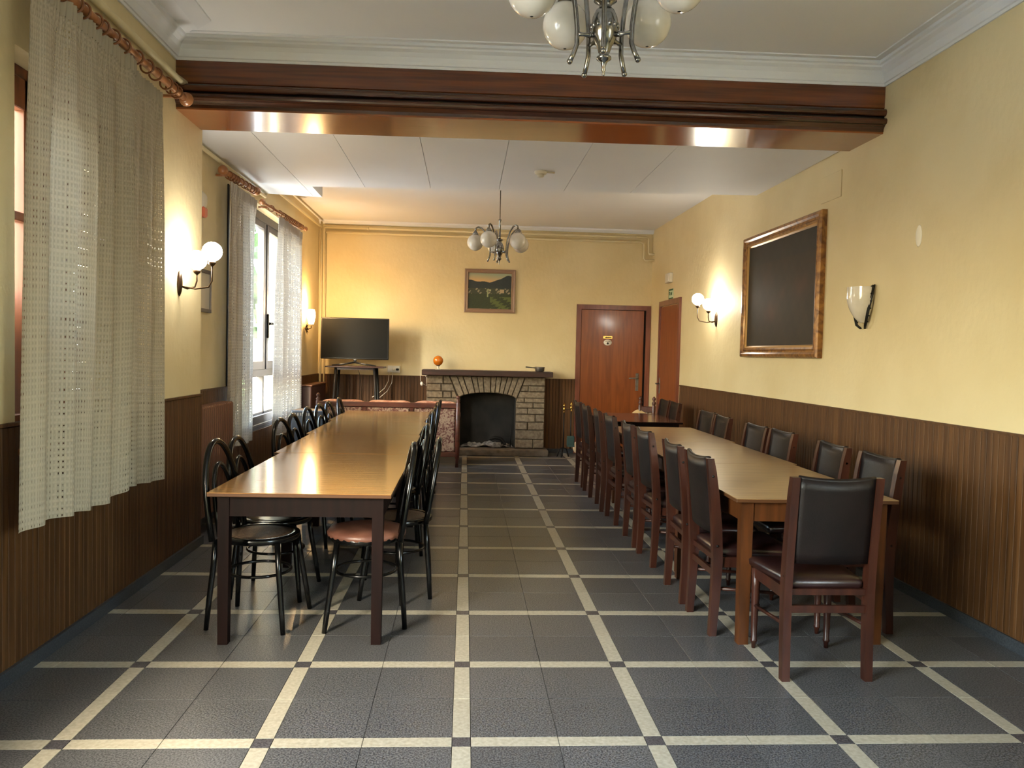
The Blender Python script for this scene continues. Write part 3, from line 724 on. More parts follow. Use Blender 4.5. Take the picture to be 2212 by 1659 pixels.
for k, (x, y, a) in enumerate([(-1.11, 1.83, .06), (-1.15, 3.06, -.05), (-1.15, 3.52, .05), (-1.19, 4.30, .04), (-1.17, 4.76, .0), (-1.15, 5.16, .04), (-1.15, 5.86, .12)]):
    place_bw(x, y, -PI/2-.14+a, 'black bentwood chair on the window side of the left row, '+ordinal[k+1], GB, .975)
for k, (x, y, a) in enumerate([(-.40, 1.86, -.05), (-.52, 2.80, .04), (-.54, 3.36, -.05), (-.53, 4.0, .05), (-.53, 4.5, -.02), (-.53, 5.25, .05), (-.52, 5.76, -.04)]):
    lb = 'black bentwood chair pulled out into the aisle behind the pink-seated one' if k == 0 else 'black bentwood chair on the aisle side of the left row, '+ordinal[k+1]
    if k == 0: place_bw(x, y, PI/2+.1+a, lb, GC, .985, M_cane, False)
    else: place_bw(x, y, PI/2+.1+a, lb, GC, .98)
for ch in list(bw.children_recursive): bpy.data.objects.remove(ch)
bpy.data.objects.remove(bw)

# ------------------------------------------------------------------ fireplace
fp = thing('fireplace', 'stone fireplace with arched black firebox and dark wooden mantel on the far wall', 'fireplace', (0, 0, 0))
FX0, FX1, FY = -.555, 1.128, 8.25
def zc(zy, zx): return 1.19-(zy-.02*(zx-75)-117)*.001
def xc(zx): return -.615+(zx-75)*.0010027
OX0, OX1 = xc(608), xc(1400); SPR = .775; APX = .875
def arch_z(x):
    t = (x-(OX0+OX1)/2)/((OX1-OX0)/2); t = max(-1, min(1, t)); return SPR+(APX-SPR)*math.sqrt(max(0, 1-t*t*.92))-.028*0
core = MB().box(FX0+.015, OX0, FY+.02, YB, .09, 1.11).box(OX1, FX1-.015, FY+.02, YB, .09, 1.11)
pl = [(OX0, 1.11)]+[(OX1, 1.11)]+[(OX1+(OX0-OX1)*k/16, arch_z(OX1+(OX0-OX1)*k/16)) for k in range(17)]
core.prism(pl, 'y', FY+.02, YB); core.build('masonry_core', M_mortar, fp)
MB().box(OX0-.01, OX1+.01, YB-.02, YB-.003, .09, 1.0).box(OX0-.008, OX0+.004, FY+.03, YB, .09, .85).box(OX1-.004, OX1+.008, FY+.03, YB, .09, .85).build('firebox_lining', M_soot, fp)
def block(poly, dy=0):
    """stone with a pillowed face from a polygon in x,z (counter-clockwise)"""
    cx = sum(p[0] for p in poly)/len(poly); cz = sum(p[1] for p in poly)/len(poly); n = len(poly); V = []
    for k, y in ((1.0, FY+.03), (1.0, FY+.006-dy), (.0, FY-.008-dy)):
        for x, z in poly:
            if k: V.append((x, y, z))
            else:
                dx, dz = cx-x, cz-z; l = math.hypot(dx, dz); q = min(.012/l, .4); V.append((x+dx*q, y, z+dz*q))
    F = [tuple(2*n+k for k in range(n))]
    for i in range(2):
        for k in range(n): F.append((i*n+k, i*n+(k+1) % n, (i+1)*n+(k+1) % n, (i+1)*n+k))
    MB().add(V, F, False).build('stone_block', M_stone, fp)
def rect(x0, x1, z0, z1):
    g_ = .004; block([(x0+g_, z0+g_), (x1-g_, z0+g_), (x1-g_, z1-g_), (x0+g_, z1-g_)], random.uniform(-.003, .006))
def edgeL(z): # left edge of the voussoir fan
    t = (1.11-z)/(1.11-SPR); return xc(455)+t*(xc(585)-xc(455))
def edgeR(z):
    t = (1.11-z)/(1.11-SPR); return xc(1525)+t*(xc(1410)-xc(1525))
R_c = [(1.108, .985, []), (.985, .90, [.42]), (.90, .812, []), (.812, .745, [.3]), (.745, .668, [.6]), (.668, .58, [.42]), (.58, .468, [.68]), (.468, .355, [.42]), (.355, .225, []), (.225, .095, [.62])]
for zt, zb, sp in R_c:
    xm = lambda z: edgeR(z) if z > SPR else OX1
    pts = [0]+sp+[1]
    for a, b in zip(pts[:-1], pts[1:]):
        L0, L1 = xm(zb), xm(zt); g_ = .004
        xa0 = L0 if a == 0 else OX1+(FX1-OX1)*a; xa1 = L1 if a == 0 else xa0; xb = FX1 if b == 1 else OX1+(FX1-OX1)*b
        block([(xa0+g_, zb+g_), (xb-g_, zb+g_), (xb-g_, zt-g_), (xa1+g_, zt-g_)], random.uniform(-.003, .006))
L_c = [(1.108, .99, [.5]), (.99, .885, [.44]), (.885, .79, [.5, .75]), (.79, .70, []), (.70, .60, [.55]), (.60, .48, [.35]), (.48, .36, [.6]), (.36, .225, [.4]), (.225, .095, [.62])]
for zt, zb, sp in L_c:
    xm = lambda z: edgeL(z) if z > SPR else OX0
    pts = [0]+sp+[1]
    for a, b in zip(pts[:-1], pts[1:]):
        g_ = .004; xa = FX0+(OX0-FX0)*a; xb0 = xm(zb) if b == 1 else FX0+(OX0-FX0)*b; xb1 = xm(zt) if b == 1 else xb0
        block([(xa+g_, zb+g_), (xb0-g_, zb+g_), (xb1-g_, zt-g_), (xa+g_, zt-g_)], random.uniform(-.003, .006))
tops = [455, 560, 640, 760, 840, 925, 1040, 1120, 1195, 1275, 1350, 1435, 1525]
for a, b in zip(tops[:-1], tops[1:]):
    def bt(t): return xc(590+(t-455)/(1525-455)*(1408-590))
    g_ = .005; xa, xb = bt(a), bt(b)
    block([(xa+g_, arch_z(xa)+.002), (xb-g_, arch_z(xb)+.002), (xc(b)-g_, 1.106), (xc(a)+g_, 1.106)], random.uniform(0, .01))
MB().cbox(-.615, 1.218, 8.1, YB-.002, 1.112, 1.188, .006).build('mantel_shelf', M_mantel, fp)
MB().cbox(-.60, 1.175, 8.06, YB-.002, 0, .088, .008).build('hearth', M_hearth, fp)
ash = MB()
def ashf(u, v):
    x = OX0+.02+(OX1-OX0-.04)*u; y = FY+.05+(YB-FY-.09)*v
    return (x, y, .088+.05*math.sin(PI*u)**.5*(.5+.5*v)*(1+.5*math.sin(17*u+5*v))+.02*math.sin(31*u)*math.sin(13*v))
ash.grid(ashf, 30, 10).build('ash_bed', M_ash, fp, fix=False)
dg = thing('andiron', 'dark curved iron andiron standing in the ash of the fireplace', 'andiron', (.47, 8.36, .1))
MB().tube([(-.12, 0, .10), (-.04, 0, .13), (.05, 0, .11), (.1, 0, .05), (.11, 0, 0)], [.02, .028, .026, .02, .018], 8).build('bar', M_iron, dg)
MB().tube([(.18, -.02, 0), (.19, -.02, .32)], .009, 8).build('upright', M_iron, dg)
tag(MB().cbox(.41, .52, 8.27, 8.33, .095, .165, .01).build('fire_brick', M_ash), 'pale block lying in the firebox in front of the andiron', 'brick')

# items on the mantel
lp_ = thing('globe_lamp', 'small table lamp with an amber glass globe on the mantel', 'lamp', (-.396, 8.25, 1.188))
MB().lathe([(.04, 0), (.04, .008), (.018, .014), (.013, .03), (.02, .045), (.022, .07)], 20).build('base', M_offw, lp_)
MB().ball((0, 0, .125), .071, 22, 14).build('globe', M_amber, lp_)
MB().lathe([(.02, .05), (.034, .062), (.034, .068), (.02, .066)], 18).build('collar', M_bronze, lp_)
cd = thing('lamp_cord', 'white cord with an inline switch hanging off the left end of the mantel', 'cord', (-.6, 8.09, 1.0))
MB().tube([(-.03, 0, .19), (-.034, -.005, .12), (-.03, 0, .04), (-.01, 0, -.01)], .0035, 6).build('cable', M_cableW, cd)
MB().tube([(.03, .02, .11), (.05, .02, .08), (.055, .03, -.04), (.02, .02, -.02), (-.01, 0, .0)], .0035, 6).build('cable', M_cableW, cd)
MB().ball((-.012, 0, -.01), .022, 10, 8, 1.3).build('switch', M_white, cd)
sp_ = thing('saucepan', 'small dented metal saucepan with a long handle at the right end of the mantel', 'saucepan', (1.04, 8.24, 1.188))
MB().lathe([(.001, .0), (.055, 0), (.064, .01), (.068, .05), (.072, .068), (.066, .068), (.06, .012), (.001, .008)], 24, cap=False).build('pan', M_steel, sp_)
MB().tube([(-.06, 0, .052), (-.1, 0, .056), (-.2, 0, .064)], [.009, .006, .008], 8).build('handle', M_iron, sp_)

# fire tools
tl = thing('fire_tool_stand', 'black iron fire tool stand with brass knobs between fireplace and orange door', 'fire tools', (1.385, 8.1, 0))
for dx, zt in ((0, .74), (.1, .76)):
    MB().tube([(dx, 0, .12), (dx, 0, zt-.11)], .009, 8).build('rod', M_iron, tl)
    MB().lathe([(.006, -.12), (.014, -.11), (.006, -.1), (.018, -.075), (.018, -.06), (.007, -.045), (.02, -.025), (.014, -.005), (.002, .02)], 12, (dx, 0, zt)).build('knob', M_brass, tl)
for a in (.3, 1.6, 2.9, 4.3): MB().tube([(0, 0, .13), (.05*math.cos(a), .05*math.sin(a), .11), (.085*math.cos(a), .085*math.sin(a), 0)], .009, 6).build('foot', M_iron, tl)
MB().tube([(-.02, 0, .66), (.13, 0, .68)], .005, 6).build('crossbar', M_iron, tl)
dp = MB().cbox(-.055, .055, -.01, .01, .16, .30, .008); dp.box(-.05, .05, -.05, .0, .15, .17)
dp.build('shovel_blade', M_teal, tl, loc=(.1, -.02, 0))
tag(MB().lathe([(.001, -.02), (.09, -.02), (.098, -.01), (.095, 0), (.001, 0)], 26, (0, 0, 0), 'y').build('round_lid', M_lid, loc=(1.655, 8.40, .1), rot=(-.12, 0, 0)), 'round cream wooden lid leaning on the orange door frame', 'lid')

# ------------------------------------------------------------------ television and its table
tt = thing('television_table', 'spindly dark wooden table carrying the television in the far left corner', 'table', (-1.51, 8.1, 0))
MB().cbox(-.40, .39, -.2, .2, 1.195, 1.215, .004).build('tabletop', M_mantel, tt)
MB().box(-.27, .27, -.15, -.135, 1.165, 1.195).box(-.27, .27, .135, .15, 1.165, 1.195).build('apron', M_mantel, tt)
for sx, sy in ((-1, -1), (1, -1), (-1, 1), (1, 1)):
    MB().tube([(sx*.26, sy*.14, 1.195), (sx*.33, sy*.17, 0)], [.02, .015], 8).build('leg', M_iron, tt)
MB().box(-.29, .29, -.15, .15, .45, .465).build('shelf', M_mantel, tt)
tv = thing('television', 'large black flat-screen television on the spindly dark table', 'television', (-1.53, 8.08, 1.215), -.02)
MB().cbox(-.47, .46, -.025, .02, .093, .66, .008).build('bezel', M_tvb, tv)
MB().box(-.455, .445, -.0265, -.0245, .112, .646).build('screen', M_tvs, tv)
MB().cbox(-.2, .2, .018, .055, .16, .5, .01).build('housing', M_tvb, tv)
MB().tube([(0, 0, .09), (0, 0, .05)], .02, 8).build('neck', M_tvb, tv)
sd = MB()
for s in (-1, 1): sd.tube([(0, -.02, .055), (s*.12, -.04, .03), (s*.3, -.09, .008)], [.014, .012, .008], 8); sd.tube([(0, 0, .05), (s*.15, .05, .02), (s*.25, .1, .008)], .009, 6)
sd.build('stand', M_tvb, tv)
MB().cbox(-.02, .02, -.03, -.024, .084, .095, .002).build('logo_tab', M_steel, tv)
ob = thing('wall_socket_box', 'white double wall socket box with a black plug beside the television', 'socket', (-1.04, YB, 1.17))
MB().cbox(-.09, .09, -.03, 0, -.045, .055, .006).build('box', M_white, ob)
MB().lathe([(.001, -.032), (.022, -.032), (.024, -.028)], 16, (.0, 0, .0), 'y').lathe([(.001, -.032), (.022, -.032), (.024, -.028)], 16, (.055, 0, .0), 'y').build('socket_face', M_offw, ob)
MB().cbox(.035, .075, -.065, -.03, -.015, .015, .006).build('plug', M_iron, ob)
tag(MB().tube([(-1.10, 8.5, 1.14), (-1.11, 8.48, 1.0), (-1.16, 8.46, .9), (-1.25, 8.44, .82), (-1.33, 8.42, .77)], .005, 6).build('power_cable', M_cableW), 'left of two white cables drooping from the wall socket box', 'cable', 'cables under the socket')
tag(MB().tube([(-1.05, 8.5, 1.12), (-1.06, 8.48, .98), (-1.12, 8.46, .86), (-1.22, 8.44, .77), (-1.31, 8.42, .72)], .005, 6).build('power_cable', M_cableW), 'right of two white cables drooping from the wall socket box', 'cable', 'cables under the socket')
tag(MB().tube([(-1.52, 8.2, 1.19), (-1.50, 8.3, 1.12), (-1.49, 8.45, .95), (-1.49, 8.5, .7)], .0035, 6).build('television_cable', M_iron), 'thin black cable hanging under the television table', 'cable')

# ------------------------------------------------------------------ sofa seen from behind
sf = thing('sofa', 'wood-framed sofa in floral upholstery, back to the camera, before the fireplace', 'sofa', (-.955, 7.3, 0))
SX = .86
for s in (-1, 1):
    MB().lathe([(.022, 0), (.018, .1), (.028, .12), (.03, .8), (.02, .812), (.03, .826), (.022, .84), (.012, .85), (.026, .868), (.022, .885), (.004, .90)], 14, (s*SX, -.36, 0)).build('post', M_sofaw, sf)
    MB().lathe([(.02, 0), (.028, .12), (.028, .60)], 12, (s*SX, .34, 0)).build('post', M_sofaw, sf)
    MB().cbox(s*SX-.035, s*SX+.035, -.36, .38, .60, .64, .01).build('armrest', M_sofaw, sf)
MB().cbox(-SX, SX, -.385, -.345, .735, .80, .008).build('top_rail', M_sofaw, sf)
MB().cbox(-SX, SX, -.38, -.345, .13, .19, .006).build('rail', M_sofaw, sf)
xs = [-SX, -.29, .29, SX]
for a, b in zip(xs[:-1], xs[1:]): MB().cbox(a+.03, b-.03, -.372, -.33, .19, .735, .012).build('back_panel', M_floral, sf)
for x in xs[1:-1]: MB().cbox(x-.022, x+.022, -.382, -.34, .19, .735, .005).build('back_stile', M_sofaw, sf)
for k in range(3):
    c = MB(); a, b = xs[k]+.03, xs[k+1]-.03
    c.grid(lambda u, v, a=a, b=b: (a+(b-a)*u, -.33+.16*v, .79+.03*math.sin(PI*v)*(math.sin(PI*u)**.4)+.005*math.sin(9*u)), 16, 8)
    c.box(a+.01, b-.01, -.32, -.2, .45, .79)
    c.build('back_cushion', M_cushion, sf, fix=False)
    MB().cbox(a, b, -.2, .36, .36, .48, .03).build('seat_cushion', M_floral, sf)
MB().box(-SX+.03, SX-.03, -.34, .34, .26, .34).build('seat_frame', M_sofaw, sf)

# black heater box
ht = thing('heater_box', 'dark navy box heater with top slots behind the left row of chairs', 'heater', (-1.655, 5.62, 0))
MB().cbox(-.165, .17, -.16, .16, .04, .79, .01).build('casing', M_navy, ht)
for k in range(9): MB().box(-.13+k*.028, -.115+k*.028, -.1635, -.158, .735, .765).build('slot', M_steel, ht)
for sx in (-1, 1):
    for sy in (-1, 1): MB().lathe([(.02, 0), (.02, .042)], 10, (sx*.13, sy*.12, 0)).build('foot', M_iron, ht)

# carved chair and beige cushion beyond the dark table
cc = thing('carved_chair', 'carved red-brown wooden chair with turned finials beyond the dark table', 'chair', (2.40, 7.22, 0), -.5)
for s in (-1, 1):
    MB().lathe([(.02, 0), (.022, .45), (.026, .8), (.018, .82), (.028, .84), (.022, .86), (.012, .87), (.025, .89), (.022, .91), (.004, .93)], 12, (s*.075*1.2, -.17, 0)).build('leg', M_sofaw, cc)
    MB().lathe([(.016, 0), (.02, .44)], 10, (s*.17, .17, 0)).build('leg', M_sofaw, cc)
MB().cbox(-.09, .09, -.185, -.155, .72, .80, .008).build('top_rail', M_sofaw, cc)
for k in range(3): MB().lathe([(.006, 0), (.009, .02), (.006, .05), (.009, .08), (.006, .12)], 8, (-.045+.045*k, -.17, .60)).build('spindle', M_white, cc)
MB().cbox(-.09, .09, -.182, -.158, .55, .60, .006).build('rail', M_sofaw, cc)
MB().cbox(-.19, .19, -.19, .19, .42, .46, .01).build('seat', M_sofaw, cc)
cu = MB(); cu.lathe([(.001, -.025), (.12, -.03), (.15, -.012), (.15, .012), (.12, .03), (.001, .025)], 22, (0, 0, 0), 'y')
cu = cu.build('chair_cushion', M_beige, loc=(2.20, 7.02, .63), rot=(-.1, .3, -.2)); tag(cu, 'round beige cushion standing behind the dark table near the orange door', 'cushion')
cu.location = (2.25, 7.1, .612)

# ------------------------------------------------------------------ radiators
rd = thing('radiator', 'brown ribbed column radiator against the left wall by the near curtain', 'radiator', (LX2+.08, 0, 0))
nrib = 20
for k in range(nrib):
    y = 3.02+k*.049
    MB().cbox(-.055, .055, y, y+.036, .12, .975, .012).build('rib', M_radi, rd)
MB().tube([(0, 3.02, .2), (0, 4.0, .2)], .022, 10).tube([(0, 3.02, .9), (0, 4.0, .9)], .022, 10).build('header_pipe', M_radi, rd)
for y in (3.1, 3.9): MB().box(-.02, .02, y-.015, y+.015, 0, .13).build('foot', M_radi, rd)
rd2 = thing('radiator', 'plain dark brown radiator in the far left corner behind the sofa', 'radiator', (LX2+.07, 0, 0))
MB().cbox(-.05, .07, 7.35, 8.4, .12, .955, .01).build('panel', M_radi2, rd2)
MB().cbox(-.06, .08, 7.34, 8.41, .955, .975, .005).build('lip', M_radi, rd2)
for y in (7.5, 8.25): MB().box(-.02, .02, y-.015, y+.015, 0, .13).build('foot', M_radi, rd2)

# ------------------------------------------------------------------ curtain rods and curtains
def rod(name, label, x, y0, y1, z0, z1, rings, fin0=True, fin1=True, r=.0145, brackets=(), rr=.026):
    t = thing(name, label, 'curtain rod', (x, y0, z0)); L_ = y1-y0; dz = z1-z0
    P = lambda y: (0, y-y0, (y-y0)/L_*dz)
    MB().tube([P(y0), P(y1)], r, 14).build('pole', M_ringw, t)
    for f, y, s in ((fin0, y0, -1), (fin1, y1, 1)):
        if f: MB().lathe([(r, 0), (r*1.5, .008*s), (r*1.1, .02*s), (r*1.9, .035*s), (r*2.1, .055*s), (r*1.5, .08*s), (.002, .09*s)], 16, P(y), 'y').build('finial', M_ringw, t)
    for y in rings:
        p = P(y); a = random.uniform(-.25, .25)
        MB().tube([(p[0]+rr*math.cos(w), p[1]+a*.4*rr*math.sin(w), p[2]-.009+rr*math.sin(w)) for w in [2*PI*k/18 for k in range(18)]], .0058, 6, closed=True).build('curtain_ring', M_ringd, t)
    for y in brackets:
        p = P(y); MB().tube([(p[0], p[1], p[2]-.02), (p[0]-.05, p[1], p[2]-.02), (-(x-LX)-.0 if x > LX and y < YP else p[0]-.09, p[1], p[2]-.02)], .011, 8).build('bracket', M_ringw, t)
    return t
rod('curtain_rod', 'thick turned wooden curtain rod with rings above the near left window', -1.80, .30, 2.22, 2.965, 2.985,
    [.36, .5, .62, .74, .86, .93, 1.05, 1.12, 1.24, 1.36, 1.52, 1.66, 1.78, 1.94, 2.03, 2.1], brackets=(2.15,), r=.021, rr=.036)
rod('curtain_rod', 'short wooden curtain rod above the nearer curtain of the far window', -2.02, 3.80, 4.72, 2.875, 2.915, [3.92, 4.0, 4.06, 4.13, 4.25, 4.38, 4.5, 4.6, 4.68], brackets=(3.86,), r=.02, rr=.032)
rod('curtain_rod', 'wooden curtain rod with bunched rings above the farthest curtain', -2.02, 5.05, 7.0, 2.855, 2.915, [5.35, 5.7]+[5.85+.075*k for k in range(14)], brackets=(5.2,), rr=.03)

def curtain(name, label, group, y0, y1, x, zt, zb, amp, folds, m, seed, y0b=None, y1b=None, hem=None, nv=40, outb=0, cloth=1.5):
    rnd_ = random.Random(seed); ph = [rnd_.uniform(0, 6.28) for _ in range(4)]
    y0b = y0 if y0b is None else y0b; y1b = y1 if y1b is None else y1b
    L_ = y1-y0
    def f(u, v):
        # v: 0 top, 1 bottom
        k = v**.8
        ya = y0+(y0b-y0)*k; yb = y1+(y1b-y1)*k**1.6
        warp = u+.018*math.sin(2*PI*u*2.3+ph[0])*k
        w = 2*PI*folds*warp
        a = amp*(.35+.65*min(1, v*3))
        d = a*math.sin(w+ph[1]+.5*k*math.sin(3*u+ph[2]))+.45*a*math.sin(w*.37+ph[2]+k)
        # gathered heading
        if v < .075: d = d*.6+.009*math.sin(w*5.3)*(1-(v/.075)**2)
        y = ya+(yb-ya)*warp+.25*a*math.cos(w+ph[3])
        zb_ = zb+(hem(u) if hem else 0)
        z = zt+(zb_-zt)*v
        ripple = .004*math.sin(w*4+v*6)*math.exp(-v*9)
        return (x+d+outb*k+ripple, y, z)
    t = thing(name, label, 'curtain', (0, 0, 0), 0, group)
    H = zt-zb
    o = MB().grid(f, int(L_*150), nv, True, lambda u, v: (u*L_*cloth, v*H)).build('cloth', m, t, fix=False)
    tp = MB().grid(lambda u, v: (f(u, v*.035)[0]+.003, f(u, v*.035)[1], f(u, v*.035)[2]), int(L_*150), 2, True, lambda u, v: (0, .01)).build('heading_tape', m, t, fix=False)
    return t
GK = 'open weave cream curtains'
curtain('curtain', 'wide cream open-weave curtain panel nearest the camera, window side left', GK, .50, 1.52, -1.80, 2.945, .665, .026, 5.2, M_curt, 3, y0b=.38, y1b=1.36,
        hem=lambda u: .06*max(0, u-.75)*4*.6+.012*math.sin(7*u), outb=.035, cloth=1.7)
curtain('curtain', 'narrower cream open-weave panel, right half of the near window curtain', GK, 1.30, 2.0, -1.845, 2.93, .64, .016, 3.4, M_curt, 5, y1b=2.02, hem=lambda u: .015*math.sin(5*u), cloth=1.5)
curtain('curtain', 'tall cream curtain beside the brown ribbed radiator, nearer of the far pair', GK, 3.95, 4.78, -2.02, 2.83, .56, .026, 4.6, M_curt2, 9, y0b=3.92, y1b=4.80, cloth=1.6)
curtain('curtain', 'sunlit cream curtain at the far end of the far window', GK, 5.72, 6.84, -2.02, 2.84, .5, .028, 5.5, M_curt2, 12, y0b=5.6, y1b=6.95, cloth=1.6)

# ------------------------------------------------------------------ pipes
def pipe(label, pts, r=.02, group='cream heating pipes'):
    t = MB().tube(pts, r, 12).build('heating_pipe', M_cream_pipe); return tag(t, label, 'pipe', group)
pipe('upper cream pipe along the near left wall above the curtain rod', [(LX+.035, YF, 3.14), (LX+.035, 2.34, 3.14), (LX+.06, 2.42, 3.13)], .022)
pipe('lower cream pipe along the near left wall above the curtain rod', [(LX+.032, YF, 3.06), (LX+.032, 2.42, 3.055)], .02)
pipe('cream pipe under the low ceiling above the far curtains', [(LX2+.05, 2.96, 2.965), (LX2+.05, 5.3, 2.965), (LX2+.05, 5.5, 3.12), (LX2+.05, 8.4, 3.15)], .016)
pipe('upper of two cream pipes running across the far wall', [(-2.05, YB-.05, 3.165), (2.56, YB-.05, 3.165), (2.61, YB-.05, 3.15), (2.615, YB-.05, 2.95), (2.625, YB-.05, 2.925), (2.69, YB-.1, 2.915)], .016)
pipe('lower of two cream pipes running across the far wall', [(-2.02, YB-.045, 3.095), (2.49, YB-.045, 3.095), (2.54, YB-.045, 3.07), (2.55, YB-.045, 2.86), (2.57, YB-.05, 2.83), (2.69, YB-.1, 2.835)], .016)
pipe('cream riser pipe in the far left corner, the one touching the wall corner', [(-2.085, YB-.04, .1), (-2.085, YB-.04, 3.26)], .017)
pipe('cream riser pipe in the far left corner, right of its twin', [(-2.03, YB-.035, .1), (-2.03, YB-.035, 3.10)], .012)
for k, x in enumerate((-1.45, 2.33, 2.42)):
    MB().lathe([(.021, 0), (.021, .03)], 12, (x, YB-.05 if k != 1 else YB-.045, 3.165 if k != 1 else 3.095), 'x').build('pipe_collar', M_cream_pipe, [o for o in bpy.data.objects if o.name.startswith('heating_pipe')][3])

# ------------------------------------------------------------------ chandeliers
def make_chandelier(top_z, th0, up_=0):
    """origin at the tip of the bottom finial"""
    t = thing('chandelier', 'x', 'chandelier')
    MB().lathe([(.002, 0), (.006, .006), (.004, .014), (.008, .022), (.007, .034), (.012, .05), (.018, .058), (.028, .064), (.028, .072), (.018, .08), (.022, .09), (.03, .115), (.034, .12), (.046, .145), (.05, .17), (.052, .19), (.047, .22), (.036, .245), (.022, .26), (.026, .27), (.044, .282), (.04, .292), (.016, .30)], 26).build('body', M_chrome, t)
    rel = MB()
    for k in range(14):
        w = 2*PI*k/14; rel.ball((.0495*math.cos(w), .0495*math.sin(w), .185), .008, 8, 6, 1.5)
    rel.build('relief_band', M_chrome, t)
    MB().lathe([(.014, .295), (.016, .33), (.013, .34), (.013, .50), (.018, .505), (.018, .52), (.006, .53), (.006, top_z-.05)], 14).build('stem', M_chrome, t)
    MB().lathe([(.05, top_z), (.052, top_z-.015), (.03, top_z-.04), (.008, top_z-.055)], 20).build('ceiling_rose', M_chrome, t)
    for k in range(5):
        a = math.radians(th0+72*k); c, s = math.cos(a), math.sin(a)
        P = lambda r, z: (r*c, r*s, z)
        z = up_; G = .285
        arm = MB().tube([P(.134, .045), P(.120, .075), P(.108, .11), P(.108, .17), P(.116, .24), P(.135, .31+z), P(.168, .375+z), P(.21, .42+z), P(.252, .435+z), P(.28, .42+z), P(G, .39+z)], .0095, 10)
        arm.ball(P(.134, .045), .0115, 10, 6)
        arm = arm.build('arm', M_chrome, t)
        MB().tube([P(.045, .15), P(.06, .15), P(.08, .15), P(.108, .15)], [.008, .012, .007, .009], 8).build('strut', M_chrome, arm)
        MB().lathe([(.008, .05), (.02, .035), (.034, .012), (.036, 0), (.03, 0)], 16, P(G, .345+z)).build('fitter', M_chrome, arm)
        MB().ball(P(G, .255+z), .0945, 26, 16).build('globe', M_opal, arm)
        MB().lathe([(.001, -.096), (.007, -.094), (.007, -.088)], 8, P(G, .255+z)).build('globe_button', M_iron, arm)
    return t
CS = .934
ch = make_chandelier((ZR-2.393)/CS, 26); ch.location = (.328, 5.70, 2.393); ch.scale = (CS,)*3
ch['label'] = 'chrome chandelier with five white globes hanging in front of the far wall'; ch['group'] = 'five-globe chandeliers'
ch2 = make_chandelier((ZF-2.430)/CS, 43, .035); ch2.location = (.456, -.03, 2.430); ch2.scale = (CS,)*3
ch2['label'] = 'chrome chandelier with white globes cut off by the top edge of the photo'; ch2['group'] = 'five-globe chandeliers'

# ------------------------------------------------------------------ wall lamps
def point(name, loc, col, w, r=.05, parent=None):
    l = bpy.data.lights.new(name, 'POINT'); l.color = col; l.energy = w; l.shadow_soft_size = r
    o = bpy.data.objects.new(name, l); COL.objects.link(o); o.location = loc
    if parent: o.parent = parent
    return o
def make_sconce(label, loc, rz, mir=1, w=10):
    """local Y into the wall"""
    t = thing('wall_sconce', label, 'wall lamp', loc, rz, 'two-globe wall sconces')
    pl_ = MB().lathe([(.001, .0), (.032, .0), (.034, -.006), (.024, -.016), (.01, -.022), (.001, -.024)], 20, (0, 0, 0), 'y').build('wall_plate', M_bronze, t); pl_.scale = (1, 1, 2.5)
    for gx, gy, gz, nm in ((.035*mir, -.105, .16, 'in'), (.0, -.215, .215, 'out')):
        arm = MB().tube([(0, -.015, -.02), (gx*.3, gy*.5, -.035), (gx*.8, gy*.9, -.02), (gx, gy, .02), (gx, gy, gz-.085)], .0055, 8).build('arm', M_bronze, t)
        MB().lathe([(.006, -.02), (.022, -.006), (.026, .006), (.02, .012)], 14, (gx, gy, gz-.078)).build('fitter', M_bronze, arm)
        MB().ball((gx, gy, gz), .064, 24, 14).build('globe', M_lit, arm)
    return t
make_sconce('lit two-globe wall sconce beside the near left curtain', (LX, 2.50, 1.85), PI/2, 1)
make_sconce('lit two-globe wall sconce between the green exit sign and the big painting', (rw(5.62), 5.62, 1.86), RWROT, 1)
s3 = thing('leaf_wall_lamp', 'warm glowing wall lamp with a metal leaf bracket in the far left corner', 'wall lamp', (LX2, 7.55, 1.70), PI/2)
MB().lathe([(.001, 0), (.03, 0), (.045, .05), (.055, .11), (.05, .16), (.04, .19), (.035, .19), (.02, .02), (.001, .01)], 20, (0, -.09, .06), cap=False).build('glass_shade', M_litwarm, s3)
MB().tube([(0, -.01, 0), (0, -.05, -.01), (0, -.09, .01), (0, -.09, .06)], .006, 8).build('arm', M_bronze, s3)
for k in range(8):
    a = 2*PI*k/8; r_ = .075
    V = [(0, -.012, 0), (.022*math.cos(a+1.57)+.5*r_*math.cos(a), -.03, .022*math.sin(a+1.57)+.5*r_*math.sin(a)), (r_*math.cos(a), -.045, r_*math.sin(a)), (-.022*math.cos(a+1.57)+.5*r_*math.cos(a), -.03, -.022*math.sin(a+1.57)+.5*r_*math.sin(a))]
    V += [(x, y+.004, z) for x, y, z in V]
    MB().add(V, [(0,1,2,3),(4,7,6,5),(0,4,5,1),(1,5,6,2),(2,6,7,3),(3,7,4,0)]).build('leaf', M_bronze, s3)
point('lamp_bulb', (0, -.09, .30), (1, .62, .28), 32, .04, s3)
